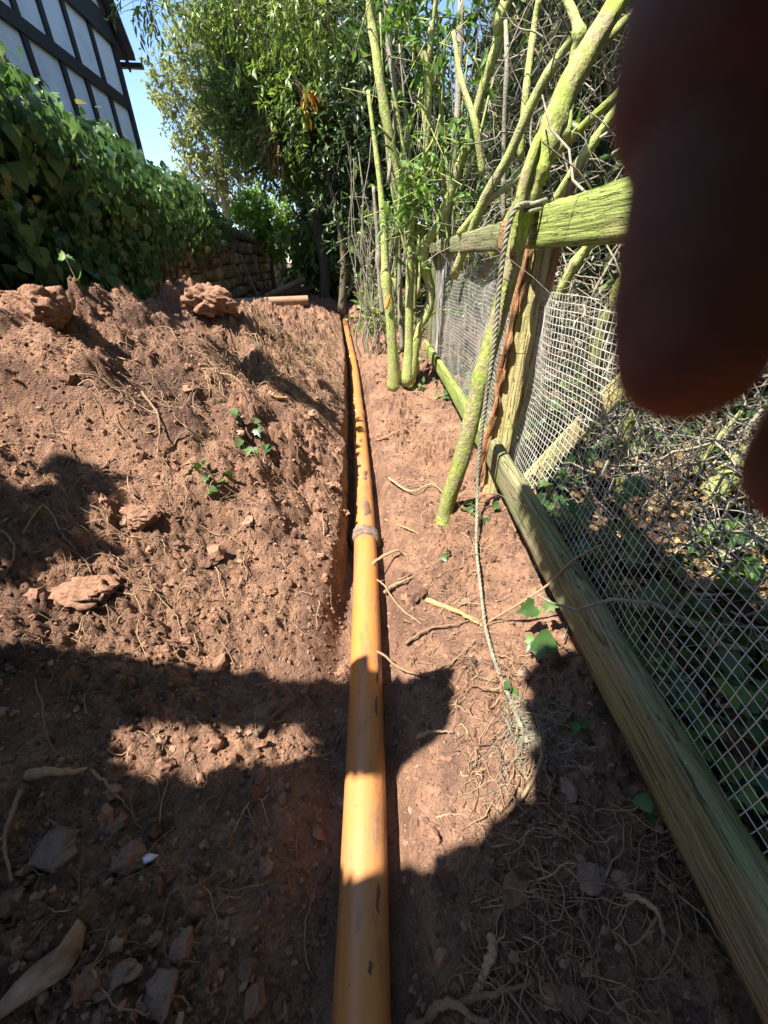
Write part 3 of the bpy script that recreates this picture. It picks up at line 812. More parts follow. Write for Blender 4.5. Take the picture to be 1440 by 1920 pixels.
# galvanised square mesh: too many wires to pick apart
M['wire'] = mat_simple('galvanised_wire', [(0.34, 0.29, 0.22), (0.54, 0.52, 0.46), (0.70, 0.68, 0.62)], 14, 0.5, 0, spec=0.5)
def mesh_panel(y0, y1, z0, z1, xf, cell, r, seed):
    ny_ = int((y1 - y0) / cell) + 1; nz_ = int((z1 - z0) / cell) + 1
    k = 34
    def pos(y, z):
        b = xf(y, z)
        w = fbm(y * 3 + seed, z * 3, 3, seed) * 0.05
        return np.stack([b + w, y + fbm(y * 4, z * 5 + 3, 2, seed + 1) * .012, z + fbm(y * 3 + 7, z * 2, 2, seed + 2) * .035], -1)
    Y = np.repeat((y0 + cell * np.arange(ny_))[:, None], k, 1); Z = np.repeat(np.linspace(z0, z1, k)[None], ny_, 0)
    A = pos(Y, Z)
    k2 = 60
    Z2 = np.repeat((z0 + cell * np.arange(nz_))[:, None], k2, 1); Y2 = np.repeat(np.linspace(y0, y1, k2)[None], nz_, 0)
    B = pos(Y2, Z2); B[..., 0] += r * 1.5
    mb = MB()
    for P in (A, B):
        V, F, gc, ti = tubes_many(P, np.full(P.shape[:2], r), 4); mb.add(V, F, gc, ti)
    return mb.build('wire_mesh', M['wire'], fence, kind='stuff')
mesh_panel(-0.35, 1.62, 0.405, 1.115, lambda y, z: .535 + .05 * np.exp(-((y - 1.1) / .5) ** 2 - ((z - .75) / .25) ** 2) + .03 * (z - .5) * (z < .5) + .045 * sst(1.35, 1.6, y), .0215, .0009, 1)
mesh_panel(1.70, 4.9, 0.36, 1.24, lambda y, z: .545 + .02 * np.sin(y * 3), .0215, .0007, 2)

# ------------------------------------------------------------------ leaning tree tied to the fence, and its rope
def mat_bark(name, green, brown, amt):
    m, nt, bs = new_mat(name)
    gc = attr(nt, 'gc').outputs['Vector']; pos = _n(nt, 'ShaderNodeNewGeometry').outputs['Position']
    n1 = noise(nt, pos, 9, 6, 0.65); n2 = noise(nt, scaled(nt, gc, (35, 60, 60)), 1.2, 5, 0.65)
    c = mixc(nt, ramp(nt, n1, [(0.62 - amt * .4, (0, 0, 0)), (0.80 - amt * .4, (1, 1, 1))]), brown, green)
    c = mixc(nt, 0.75, c, ramp(nt, n2, [(0.28, (0.22, 0.22, 0.2)), (0.5, (0.5, 0.5, 0.5)), (0.75, (0.8, 0.8, 0.74))]), 'OVERLAY')
    c = mixc(nt, ramp(nt, noise(nt, pos, 60, 3), [(0.66, (0, 0, 0)), (0.72, (.5, .5, .5))]), c, (0.42, 0.45, 0.33))
    nt.links.new(c, bs.inputs['Base Color']); bs.inputs['Roughness'].default_value = 0.9
    bs.inputs['Specular IOR Level'].default_value = 0.15
    bump(nt, bs, math_n(nt, 'ADD', n2, noise(nt, pos, 90, 4)), 0.8, 0.006)
    return m
M['moss'] = mat_bark('bark_bright_moss', (0.23, 0.275, 0.06), (0.25, 0.21, 0.12), 0.55)
M['bark'] = mat_bark('bark_green_brown', (0.33, 0.37, 0.12), (0.30, 0.26, 0.15), 0.7)
M['greybark'] = mat_bark('bark_grey', (0.24, 0.25, 0.15), (0.27, 0.23, 0.18), 0.35)
M['dull'] = mat_bark('bark_dull_brown', (0.11, 0.11, 0.06), (0.13, 0.10, 0.075), 0.35)
def limb(mb, pts, rads, n=30, sides=14, k=1, wob=.16, knots=0):
    P = smooth_path(pts, n); rad = np.interp(np.linspace(0, 1, n), np.linspace(0, 1, len(rads)), rads)
    r = np.random.default_rng(k + 50)
    for _ in range(knots):
        i = r.integers(3, n - 3); rad[i - 1:i + 2] *= [1.08, 1.22, 1.08]
    mb.add(*tube(P, rad, sides, wob=wob, k=k))
    return P
g0 = G(830, 978)
lt = thing('leaning_tree', g0, 'bright mossy leaning young tree trunk tied to the fence rail', 'tree')
mb = MB()
LT = limb(mb, [g0 + [0, 0, -.06], g0 + [.01, .01, .05], atY(868, 850, 1.42), atY(905, 700, 1.45), atY(945, 555, 1.48), atY(985, 390, 1.50), atY(1015, 300, 1.52), atY(1050, 200, 1.56), atY(1095, 110, 1.62), atY(1160, 0, 1.72), [.9, 1.85, 2.2], [1.1, 2.0, 2.9]],
          [.050, .034, .032, .031, .029, .029, .031, .032, .030, .029, .025, .018], 90, 20, 2, .2, 6)
mb.build('trunk', M['moss'], lt)
mb = MB(); limb(mb, [atY(1080, 150, 1.62), atY(1120, 90, 1.75), atY(1150, 62, 1.9), atY(1172, 38, 2.0)], [.018, .016, .013, .012], 14, 10, 3); mb.build('branch', M['moss'], lt)
mb = MB(); limb(mb, [atY(962, 480, 1.46), atY(978, 360, 1.465), atY(1000, 285, 1.49), atY(1010, 255, 1.52)], [.012, .016, .014, .010], 16, 10, 4); mb.build('branch', M['moss'], lt)
M['rope'] = mat_simple('old_hemp_rope', [(0.11, 0.10, 0.07), (0.20, 0.19, 0.135), (0.28, 0.265, 0.195)], 45, 0.9, 0.5, 0.002, tint_amt=.3)
rope_pts = [atY(1000, 383, 1.478), atY(975, 386, 1.435), atY(962, 400, 1.425), atY(948, 450, 1.425), atY(936, 540, 1.42), atY(927, 640, 1.41), atY(908, 770, 1.40), atY(896, 880, 1.385)]
gr = [G(890, 985, .06), G(891, 1035, .032), G(896, 1085, .026), G(902, 1135, .024), G(908, 1185, .024), G(920, 1232, .024), G(936, 1280, .024), G(962, 1345, .026), G(985, 1400, .02)]
RP = smooth_path(np.vstack([rope_pts, gr]), 420)
rope = thing('rope', RP[-1], 'old twisted grey rope hanging from the leaning tree to the soil', 'rope')
Lr = np.concatenate([[0], np.cumsum(np.linalg.norm(np.diff(RP, axis=0), axis=1))])
T = unit(np.gradient(RP, axis=0)); N = unit(np.cross(T, np.array([0.2, 1, 0.1]))); B = np.cross(T, N)
rr = np.interp(Lr / Lr[-1], [0, .45, .6, 1], [.0070, .0064, .0046, .0044])
for s in range(3):
    a = Lr / 0.052 * 2 * math.pi + s * 2.094
    mb = MB(); mb.add(*tube(RP + (N * np.cos(a)[:, None] + B * np.sin(a)[:, None]) * rr[:, None] * .62, rr * .72, 7)); mb.build('strand', M['rope'], rope)
tied = np.array([LT[np.argmin(np.abs(LT[:, 2] - (rope_pts[1][2] - .0)))]])[0]
th = np.linspace(0, 2 * math.pi, 60)
for q, dz in enumerate((0, .016)):
    P = np.stack([tied[0] + .012 + np.cos(th) * .046, tied[1] + np.sin(th) * .043, tied[2] + dz + .012 * np.cos(th)], -1)
    mb = MB(); mb.add(*tube(P, .0065, 8, cap=False)); mb.build('loop', M['rope'], rope)
k = 12; nfr = 60
P = np.zeros((nfr, k, 3)); end = RP[-1]
for i in range(nfr):
    a = -1.2 + rng.normal() * .9; L = .06 + .14 * rng.random()
    st = RP[-1 - int(rng.random() * 40)]
    for j in range(k):
        t = j / (k - 1)
        x = st[0] + math.cos(a + t * rng.normal() * .1) * L * t + .02 * math.sin(t * 7 + i); y = st[1] + math.sin(a) * L * t + .02 * math.cos(t * 6 + i * 2)
        P[i, j] = (x, y, 0)
zz = full_h(P[..., 0].ravel(), P[..., 1].ravel()).reshape(nfr, k)
P[..., 2] = zz + .012 + .035 * np.sin(np.linspace(0, 3.1, k))[None] * rng.random((nfr, 1))
mb = MB(); V, F, gc, ti = tubes_many(P, np.full((nfr, k), .0008), 4); mb.add(V, F, gc, ti)
mb.build('frayed_end', M['rope'], rope, kind='stuff')

# ------------------------------------------------------------------ leaf materials
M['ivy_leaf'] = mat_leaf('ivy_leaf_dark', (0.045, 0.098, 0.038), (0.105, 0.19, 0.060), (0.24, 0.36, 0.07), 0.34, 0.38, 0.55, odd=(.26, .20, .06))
M['laurel'] = mat_leaf('laurel_leaf', (0.07, 0.125, 0.028), (0.17, 0.25, 0.05), (0.33, 0.42, 0.085), 0.34, 0.48, 0.5, vein=False, odd=(.30, .20, .03))
M['bright'] = mat_leaf('bright_leaf', (0.07, 0.14, 0.03), (0.12, 0.22, 0.045), (0.20, 0.32, 0.07), 0.5, 0.42, 0.35, vein=False)
M['willow'] = mat_leaf('pale_leaf', (0.15, 0.18, 0.055), (0.25, 0.28, 0.10), (0.36, 0.38, 0.16), 0.55, 0.35, 0.3, vein=False)
M['sunny'] = mat_leaf('sunny_leaf', (0.16, 0.27, 0.035), (0.25, 0.39, 0.06), (0.34, 0.46, 0.09), 0.5, 0.45, 0.3, vein=False)
M['darkleaf'] = mat_leaf('dark_leaf', (0.022, 0.042, 0.018), (0.045, 0.085, 0.028), (0.10, 0.17, 0.04), 0.4, 0.25, 0.4, vein=False)
M['ground_ivy'] = mat_leaf('ground_ivy_leaf', (0.03, 0.07, 0.025), (0.06, 0.12, 0.035), (0.13, 0.21, 0.05), 0.4, 0.25, 0.45, vein=False)
M['dead'] = mat_leaf('dead_leaf', (0.09, 0.055, 0.03), (0.20, 0.125, 0.06), (0.40, 0.26, 0.11), 0.7, 0.2, 0.2, vein=False)
M['orangeleaf'] = mat_leaf('orange_leaf', (0.45, 0.17, 0.02), (0.60, 0.27, 0.03), (0.65, 0.38, 0.08), 0.5, 0.4, 0.3, vein=False)

def spray(mb, c, out, L, m, size, tpl, droop=.3, spread=.7, upn=.7, tint=None, tw=None):
    """a twig with m leaves at each of the points c, growing along out"""
    n = len(c)
    t = np.linspace(0.15, 1, m)[None, :, None]
    out = unit(out)
    p = c[:, None, :] + out[:, None, :] * t * L[:, None, None] + np.array([0, 0, -1.0]) * (t ** 2) * (L[:, None, None] * droop)
    side = rng.normal(size=(n, m, 3))
    tip = out[:, None, :] * (1 - spread * .5) + side * spread + np.array([0, 0, -droop])
    nrm = rng.normal(size=(n, m, 3)) * .6 + np.array([0, 0, upn]) + out[:, None, :] * .4
    s = size * (0.65 + 0.6 * rng.random((n, m)))
    ti = np.clip((np.repeat(rng.random((n, 1)), m, 1) * .5 + rng.random((n, m)) * .5), 0, 1) if tint is None else np.repeat(tint[:, None], m, 1)
    add_leaves(mb, p.reshape(-1, 3), nrm.reshape(-1, 3), tip.reshape(-1, 3), s.ravel(), tpl, ti.ravel())
    if tw is not None:
        q = c[:, None, :] + out[:, None, :] * np.linspace(-1.2, 1, 5)[None, :, None] * L[:, None, None] + np.array([0, 0, -1.0]) * (np.linspace(0, 1, 5)[None, :, None] ** 2) * (L[:, None, None] * droop)
        V, F, gc, tt = tubes_many(q, np.linspace(1.3, .5, 5)[None, :] * np.full((n, 1), size * .028 + .0008), 3); tw.add(V, F, gc, tt)
def blob_points(blobs, n, shell=.55):
    vol = np.array([b[1][0] * b[1][1] * b[1][2] for b in blobs]) ** 0.8; vol /= vol.sum()
    idx = rng.choice(len(blobs), n, p=vol)
    ctr = np.array([b[0] for b in blobs], float)[idx]; rad = np.array([b[1] for b in blobs], float)[idx]
    d = unit(rng.normal(size=(n, 3)))
    r = (shell + (1 - shell) * rng.random(n) ** .6)
    # uneven outline
    r = r * (0.72 + 0.55 * vnoise(d[:, 0] * 2.5 + idx * 5.1, d[:, 1] * 2.5 + d[:, 2] * 2.1, 9))
    return ctr + d * rad * r[:, None], d, idx
def foliage(parent, blobs, nclump, m, size, tpl, mat, L=.22, shell=.55, droop=.3, spread=.7, twigmat='dull', name='crown', holes=None):
    c, d, idx = blob_points(blobs, nclump, shell)
    keep = vnoise(c[:, 0] * 1.9 + 5, c[:, 1] * 1.9 + c[:, 2] * 1.7, 77) > .18
    if holes is not None: keep &= holes(c)
    c, d = c[keep], d[keep]
    mb = MB(); tw = MB()
    out = d + rng.normal(size=d.shape) * .5 + np.array([0, 0, .15])
    spray(mb, c, out, L * (.6 + .8 * rng.random(len(c))), m, size, tpl, droop, spread, tw=tw)
    o = mb.build(name, M[mat], parent, kind=None)
    tw.build('twigs', M[twigmat], parent, kind='stuff')
    return o

# ------------------------------------------------------------------ many-stemmed tree beside the trench
q = G(752, 722)
ms = thing('multi_stemmed_tree', q, 'many-stemmed green-barked young tree on the right bank, stems forking upwards', 'tree')
YT = float(q[1])
def stem(pts, rads, name='stem', mat='bark', n=40, k=1, knots=4, lab=None, sides=14):
    rads = [r_ * .66 for r_ in rads]
    if name != 'side_twig' and pts[0][2] < .4: rads[0] *= 1.5
    mb = MB(); P = limb(mb, pts, rads, n, sides, k, .22, knots); mb.build(name, M[mat], ms, label=lab); return P
S1 = stem([G(741, 722, -.05), atY(737, 660, YT), atY(729, 575, YT), atY(724, 520, YT + .02), atY(722, 484, YT + .03), atY(718, 400, YT + .06), atY(706, 290, YT + .1), atY(690, 170, YT + .15)], [.075, .066, .064, .060, .046, .034, .028, .018], 'stem', k=11, knots=3, lab='stem with an orange wood scar')
S2 = stem([atY(765, 712, YT) + [0, 0, -.05], atY(767, 633, YT), atY(768, 520, YT), atY(770, 407, YT), atY(762, 375, YT - .02), atY(753, 345, YT - .03), atY(733, 267, YT - .05), atY(712, 150, YT - .05), atY(700, 60, YT), atY(693, 0, YT), [-.15, YT, 3.0], [-.3, YT, 3.8]], [.062, .056, .053, .052, .046, .042, .042, .042, .040, .038, .034, .02], k=12, n=60)
S3 = stem([atY(770, 430, YT), atY(783, 367, YT - .02), atY(797, 300, YT - .05), atY(803, 207, YT - .08), atY(801, 123, YT - .08), atY(785, 90, YT - .06), atY(770, 60, YT - .02), atY(760, 0, YT), [.18, YT, 3.2]], [.04, .037, .035, .036, .036, .03, .027, .027, .02], k=13, n=50)
stem([atY(801, 128, YT - .08), atY(808, 80, YT - .1), atY(818, 0, YT - .1), [.5, YT - .2, 3.4]], [.028, .024, .024, .015], k=14, n=24)
S4 = stem([atY(770, 705, YT) + [0, 0, -.05], atY(783, 630, YT), atY(800, 590, YT), atY(808, 550, YT), atY(797, 500, YT - .02), atY(797, 462, YT - .04), atY(828, 410, YT - .1), atY(856, 325, YT - .15), atY(878, 268, YT - .2), atY(904, 170, YT - .25), atY(936, 69, YT - .3), atY(953, -5, YT - .35), [1.15, YT - .4, 3.2]], [.05, .052, .054, .056, .052, .052, .050, .047, .046, .045, .044, .044, .03], k=15, n=80, knots=7)
stem([atY(781, 712, YT + .15), atY(776, 600, YT + .15), atY(781, 480, YT + .15), atY(800, 390, YT + .2)], [.035, .033, .03, .024], k=16, n=24)
stem([atY(755, 660, YT + .2), atY(750, 560, YT + .2), atY(747, 450, YT + .22), atY(742, 400, YT + .25)], [.035, .032, .028, .022], k=17, n=24, mat='greybark')
stem([atY(718, 590, YT + .5), atY(712, 520, YT + .5), atY(708, 440, YT + .5), atY(700, 350, YT + .5)], [.04, .036, .03, .02], k=18, n=24, mat='greybark')
stem([atY(728, 345, YT), atY(742, 200, YT + .1), atY(730, 90, YT + .15), atY(723, 0, YT + .15)], [.022, .026, .024, .024], k=19, n=24, mat='greybark')
stem([atY(770, 400, YT), atY(757, 290, YT), atY(742, 200, YT), atY(735, 165, YT)], [.018, .017, .015, .01], k=20, n=24)
stem([atY(838, 455, YT + .4), atY(850, 300, YT + .5), atY(858, 200, YT + .6), atY(865, 0, YT + .7)], [.04, .036, .036, .034], k=21, n=24, mat='greybark')
stem([atY(944, 420, YT - .6), atY(945, 250, YT - .6), atY(950, 120, YT - .6), atY(948, 40, YT - .5)], [.02, .018, .018, .015], k=22, n=24, mat='greybark')
for (a, b) in (((803, 215), (783, 190)), ((798, 300), (784, 262)), ((733, 262), (710, 235)), ((860, 317), (850, 300)), ((904, 172), (888, 105)), ((783, 365), (770, 330)), ((797, 290), (825, 215))):
    stem([atY(*a, YT - .1), atY((a[0] + b[0]) / 2 + 4, (a[1] + b[1]) / 2 + 4, YT - .13), atY(*b, YT - .15)], [.016, .012, .009], 'side_twig', k=a[0], n=8, knots=0, sides=8)
rs = np.random.default_rng(5)
for i in range(16):
    u0 = rs.uniform(735, 860); y0 = YT + rs.uniform(.1, 1.0); u1 = u0 + rs.normal() * 45 + (u0 - 780) * .5; v1 = rs.uniform(-10, 220)
    um = (u0 + u1) / 2 + rs.normal() * 12
    r0 = rs.uniform(.013, .026)
    stem([atY(u0, rs.uniform(430, 560), y0), atY(um, 330, y0), atY(u1, v1, y0)], [r0, r0 * .85, r0 * .6], k=200 + i, n=20, knots=3, sides=9, mat='bark' if i % 3 else 'greybark')
mb = MB(); ps = atY(727, 566, YT) + np.array([0, -.064, 0])
TVs, TFs = ICO2
mb.add(TVs * [.016, .006, .055] @ np.array(Matrix.Rotation(.25, 3, 'Y')).T + ps, [TFs], None, .5)
M['scar'] = mat_simple('fresh_orange_wood', [(0.60, 0.20, 0.03), (0.72, 0.30, 0.06)], 30, .8, .4, .003)
mb.build('scar', M['scar'], ms)
# sprigs of narrow bright leaves on the stems
cs = []
for P, n in ((S2, 12), (S3, 20), (S4, 10)):
    cs.append(P[rng.integers(10, len(P) - 2, n)] + rng.normal(size=(n, 3)) * .05)
for (u, v, dy) in ((775, 330, -.1), (790, 345, -.1), (830, 290, -.2), (838, 275, -.2), (770, 390, -.1), (735, 395, -.1), (785, 30, 0), (830, 40, 0), (790, 140, -.1), (870, 20, 0), (748, 420, -.1), (805, 375, -.1)):
    cs.append(atY(u, v, YT + dy)[None] + rng.normal(size=(5, 3)) * .06)
cs = np.concatenate(cs)
mb = MB(); tw = MB()
spray(mb, cs, rng.normal(size=cs.shape) + [0, -.3, .5], .12 + .1 * rng.random(len(cs)), 6, .085, LEAF_LANCE, .2, .6, tw=tw)
mb.build('leaves', M['bright'], ms); tw.build('twigs', M['bark'], ms, kind='stuff')
# its unseen crown, placed above the picture to shade the hedge behind the fence
foliage(ms, [((.75, 3.3, 4.7), (.9, 1.4, .6)), ((.9, 2.3, 4.9), (.9, 1.2, .6)), ((.9, 4.5, 4.6), (.9, 1.2, .7)), ((1.3, 1.2, 4.4), (.9, 1.0, .5)), ((.6, 5.8, 5.0), (.9, 1.2, .6))], 1500, 8, .12, LEAF_LANCE, 'bright', .25, .1)

# ------------------------------------------------------------------ stone wall along the left, ivy over it
WY = [-3, 2, 5, 9, 10.5, 17]
WX = [-1.0 - .05, -1.95, -2.52, -3.22, -3.40, -3.85]
wall_x = lambda y: np.interp(y, WY, WX)
wall_top = lambda y: np.interp(y, [-3, 8, 12, 17], [1.72, 1.72, 1.68, 1.42])
M['wstone'] = mat_simple('wall_sandstone', [(0.17, 0.125, 0.085), (0.33, 0.25, 0.17), (0.42, 0.33, 0.24)], 9, .92, .8, .012, tint_amt=.55)
M['mortar'] = mat_simple('earth_mortar', [(0.06, 0.045, 0.035), (0.13, 0.10, 0.075)], 20, .95, .6, .01)
sw = thing('stone_wall', (float(wall_x(8.)), 8, .2), 'rough sandstone garden wall along the path, half hidden by ivy', 'wall')
ywl = np.linspace(-3, 17, 60)
V = []; 
for y in ywl:
    x = float(wall_x(y)); t = float(wall_top(y))
    V += [(x - .03, y, -.2), (x - .05, y, t - .05), (x - .40, y, t - .05), (x - .42, y, -.2)]
F = [(i * 4 + j, i * 4 + j + 1, i * 4 + 5 + j, i * 4 + 4 + j) for i in range(59) for j in range(3)] + [(0, 1, 2, 3), (239, 238, 237, 236)]
mb = MB(); mb.add(np.array(V), [np.array(F)]); mb.build('wall_core', M['mortar'], sw, smooth=False)
def stone_mesh(seed):
    bm = bmesh.new(); bmesh.ops.create_cube(bm, size=1)
    bmesh.ops.subdivide_edges(bm, edges=bm.edges[:], cuts=2, use_grid_fill=True)
    r = random.Random(seed)
    for v in bm.verts:
        c = v.co; l = c.length; f = 0.5 / max(abs(c.x), abs(c.y), abs(c.z)) if l else 1
        s = c.normalized() * 0.62
        v.co = c * .80 + s * .20 + Vector((r.uniform(-1, 1), r.uniform(-1, 1), r.uniform(-1, 1))) * .05
    V = np.array([v.co[:] for v in bm.verts]); F = np.array([[v.index for v in f.verts] for f in bm.faces]); bm.free()
    me = np_mesh('stone', V, [F], {'tint': np.full(len(V), r.random())}, smooth=True); me.materials.append(M['wstone']); return me
stones = [stone_mesh(i) for i in range(10)]
cnt = 0
def put_stone(x, y, z, sx, sy, sz, ang):
    global cnt
    o = bpy.data.objects.new('stone', stones[cnt % 10]); col.objects.link(o); o.parent = sw
    o.matrix_parent_inverse = Matrix.Translation(-sw.location)
    o.location = (x, y, z); o.scale = (sx, sy, sz); o.rotation_euler = (random.uniform(-.06, .06), random.uniform(-.06, .06), ang + random.uniform(-.05, .05)); cnt += 1
z = .12; row = 0
while z < 1.62:
    hgt = random.uniform(.15, .25)
    y = 3.3 + random.uniform(0, .2)
    while y < 16.8:
        ln = random.uniform(.20, .46) * (1 + .03 * y)
        if z + hgt < wall_top(y) - .02:
            if z < 1.35 or y > 8: put_stone(float(wall_x(y + ln / 2)) - .06 + random.uniform(-.03, .03), y + ln / 2, z + hgt / 2 + random.uniform(-.03, .03), .20, ln * random.uniform(.82, 1.0), hgt * random.uniform(.75, 1.05), .1)
        y += ln
    z += hgt; row += 1
y = 9.0
while y < 17:
    ln = random.uniform(.3, .5); put_stone(float(wall_x(y + ln / 2)) - .2, y + ln / 2, float(wall_top(y)) + .02, .50, ln * .95, .16, .1); y += ln
print('stones', cnt)
mb = MB(); mb.add(*timber((-3.95, 17.25, -.1), (-3.95, 17.25, 1.75), .5, .5, nseg=14, jag=.02, wane=.04, seed=33)); mb.build('end_pier', M['wstone'], sw)

iv = thing('ivy', (float(wall_x(4.)), 4, .3), 'thick dark large-leaved ivy draped over the near stone wall', 'ivy')
def ivy_surf(y, s):
    """s 0..1 from the back of the wall top, over and down the front"""
    bul = .16 + .16 * fbm(y * 2.2, s * 5, 3, 5) * 2 + .05 * np.sin(y * 2.1)
    top = .17 + .20 * vnoise(y * 2.4, y * 0, 3)
    fade = 1 - .6 * sst(8.0, 10.8, y)
    a = np.clip(s / .35, 0, 1); b = np.clip((s - .35) / .65, 0, 1)
    x = wall_x(y) - .32 + a * .32 + np.sin(a * 1.57) * bul * fade + np.sin(b * 3.0) * .06
    zt = wall_top(y)
    zz = zt + np.sin(a * math.pi * .55 + .25) * top * fade - (1 - np.cos(a * 1.57)) * .10 - b * (zt - .30)
    return np.stack([x, y, zz], -1)
N_IV = 17000
y = 2.25 + 8.85 * rng.random(N_IV) ** 1.15; s = rng.random(N_IV) ** .9
p = ivy_surf(y, s)
e = 1e-2
ty = ivy_surf(y + e, s) - p; ts = ivy_surf(y, np.minimum(s + e, 1.001)) - p
nrm = unit(np.cross(ts, ty)); nrm *= np.sign(np.sum(nrm * np.array([.8, 0, .6]), -1))[:, None]
# where the ivy stops and the stones show
zb = np.interp(y, [2, 3.0, 3.6, 4.6, 6, 8.0, 9.5, 11], [.2, .55, 1.1, 1.25, 1.32, 1.42, 1.58, 1.66]) + fbm(y * 2.2, y * 0, 3, 8) * .35
thin = vnoise(y * 1.7, p[:, 2] * 2.2, 19)
keep = (p[:, 2] > zb) & ((thin > .36) | (rng.random(N_IV) < .30))
y, s, p, nrm, ts = y[keep], s[keep], p[keep], nrm[keep], ts[keep]; n = len(p)
p = p + nrm * (rng.random(n) ** 1.5 * .18)[:, None] + rng.normal(size=(n, 3)) * .02
topness = np.clip(1 - s / .35, 0, 1)[:, None]
tip = unit(ts) * .7 + np.array([.15, 0, -.8]) * (1 - topness) + rng.normal(size=(n, 3)) * (.35 + .5 * topness)
nn = nrm + rng.normal(size=(n, 3)) * .62 + np.array([0, -.1, .35])
size = (.035 + .065 * rng.random(n) ** 1.5) * (1 - .2 * sst(6, 10, y))
ti = np.clip(.02 + .6 * rng.random(n) + .38 * topness[:, 0] * rng.random(n) + .25 * (rng.random(n) < .05)+ .6 * (rng.random(n) < .03), 0, 1)  # top leaves tinted lighter, sunlight on the ivy top put into their colour
# the leaves that show largest are leaves of their own
cp = p - CAM; depth = cp[:, 1] * CP - cp[:, 2] * SP
uu = 720 + 720 * cp[:, 0] / depth; vv = 960 + 720 * (-cp[:, 2] * CP - cp[:, 1] * SP) / depth
front = np.sum(nrm * unit(-cp), -1)
score = np.where((uu > -10) & (vv > 0) & (vv < 640) & (front > 0.15), size / depth * (0.3 + front), 0)
big = np.argsort(-score)[:290]
isbig = np.zeros(n, bool); isbig[big] = True
lm = []
for i in range(8):
    V0, F0 = LEAF_OVATE
    V1 = V0.copy(); r = np.random.default_rng(i)
    V1[:, 0] *= 1 + .15 * (r.random() - .5); V1[:, 2] += (fbm(V0[:, 0] * 2.5 + i * 3, V0[:, 1] * 2.5, 2) * .3)
    me = np_mesh('leaf', V1, [F0], {'gc': V0, 'tint': np.full(len(V0), .1 + .085 * i)}); me.materials.append(M['ivy_leaf']); lm.append(me)
for i in big:
    o = bpy.data.objects.new('leaf', lm[min(7, int(max(0, (ti[i] - .1) / .085)))]); col.objects.link(o); o.parent = iv
    m4 = leaf_mat4(p[i] - np.array(iv.location), nn[i], tip[i], size[i] * 1.1)
    mm = Matrix([list(m4[0]), list(m4[1]), list(m4[2]), [0, 0, 0, 1]])
    o.matrix_basis = mm
lob = ~isbig & (rng.random(n) < .35); ova = ~isbig & ~lob
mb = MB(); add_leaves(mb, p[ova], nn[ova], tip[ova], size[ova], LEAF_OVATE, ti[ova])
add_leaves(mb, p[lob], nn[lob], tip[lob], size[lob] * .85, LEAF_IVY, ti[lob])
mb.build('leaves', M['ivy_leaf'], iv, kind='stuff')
# woody stems behind the leaves
ns = 150; k = 14
ysx = 1.9 + 8 * rng.random(ns); P = np.zeros((ns, k, 3))
for j in range(k):
    yj = ysx + (rng.random(ns) - .5) * .08 + .25 * np.sin(j * .4 + ysx * 9) * .6
    P[:, j] = ivy_surf(yj, np.full(ns, .12 + .8 * j / (k - 1))) - [.05, 0, 0]
zlow = np.interp(ysx, [2, 3.8, 4.6, 5.6, 7.0, 8.5, 11], [.2, .5, .9, 1.0, 1.1, 1.3, 1.5])
P[..., 2] = np.maximum(P[..., 2], zlow[:, None])
mb = MB(); V, F, gc, tt = tubes_many(P, np.full((ns, k), .006) * (.5 + rng.random((ns, 1))), 5); mb.add(V, F, gc, tt)
mb.build('stems', M['dull'], iv, kind='stuff')
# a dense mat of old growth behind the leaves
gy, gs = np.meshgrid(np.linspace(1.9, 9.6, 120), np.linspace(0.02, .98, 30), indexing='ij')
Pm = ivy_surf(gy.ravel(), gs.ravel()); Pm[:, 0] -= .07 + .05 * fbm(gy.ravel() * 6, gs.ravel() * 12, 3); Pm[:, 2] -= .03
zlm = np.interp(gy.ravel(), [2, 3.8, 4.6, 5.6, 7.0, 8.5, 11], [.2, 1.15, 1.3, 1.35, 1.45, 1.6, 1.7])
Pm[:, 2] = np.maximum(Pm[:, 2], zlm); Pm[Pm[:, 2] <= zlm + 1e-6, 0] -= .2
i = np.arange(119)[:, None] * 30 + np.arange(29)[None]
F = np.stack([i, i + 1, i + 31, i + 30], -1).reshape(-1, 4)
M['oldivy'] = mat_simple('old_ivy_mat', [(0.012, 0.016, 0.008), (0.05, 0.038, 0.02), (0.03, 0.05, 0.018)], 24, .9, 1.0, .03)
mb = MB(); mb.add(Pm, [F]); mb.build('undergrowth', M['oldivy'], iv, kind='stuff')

# ------------------------------------------------------------------ timber-framed house beyond the wall
HD = np.array([(629 - 720) / 720 * CP / (1 + 0), 1.0, 0]); HD = HD / np.linalg.norm(HD)
HN = np.array([HD[1], -HD[0], 0])                     # faces the path
hc = atY(240, 190, 13.0)
H0 = np.array([hc[0], hc[1], 0.0])                    # foot of the near right corner
def HW(u, v):
    d = ray(u, v); t = ((H0 - CAM) @ HN) / (d @ HN); q = CAM + d * t
    return (q - H0) @ HD, q[2]
def hp(s, z, o=0.0):
    return H0 + HD * s + HN * o + np.array([0, 0, z])
M['white'] = mat_simple('limewashed_panel', [(0.72, 0.74, 0.76), (0.85, 0.88, 0.91), (0.90, 0.93, 0.96)], 2.2, .9, .5, .02, detail=8)
M['black'] = mat_simple('black_timber', [(0.010, 0.009, 0.010), (0.022, 0.02, 0.02)], 12, .6, .5, .006)
M['roof'] = mat_simple('roof_slate', [(0.05, 0.045, 0.045), (0.09, 0.08, 0.075)], 8, .8, .4, .01)
house = thing('timber_framed_house', H0, 'black and white timber-framed house gable above the ivy', 'house')
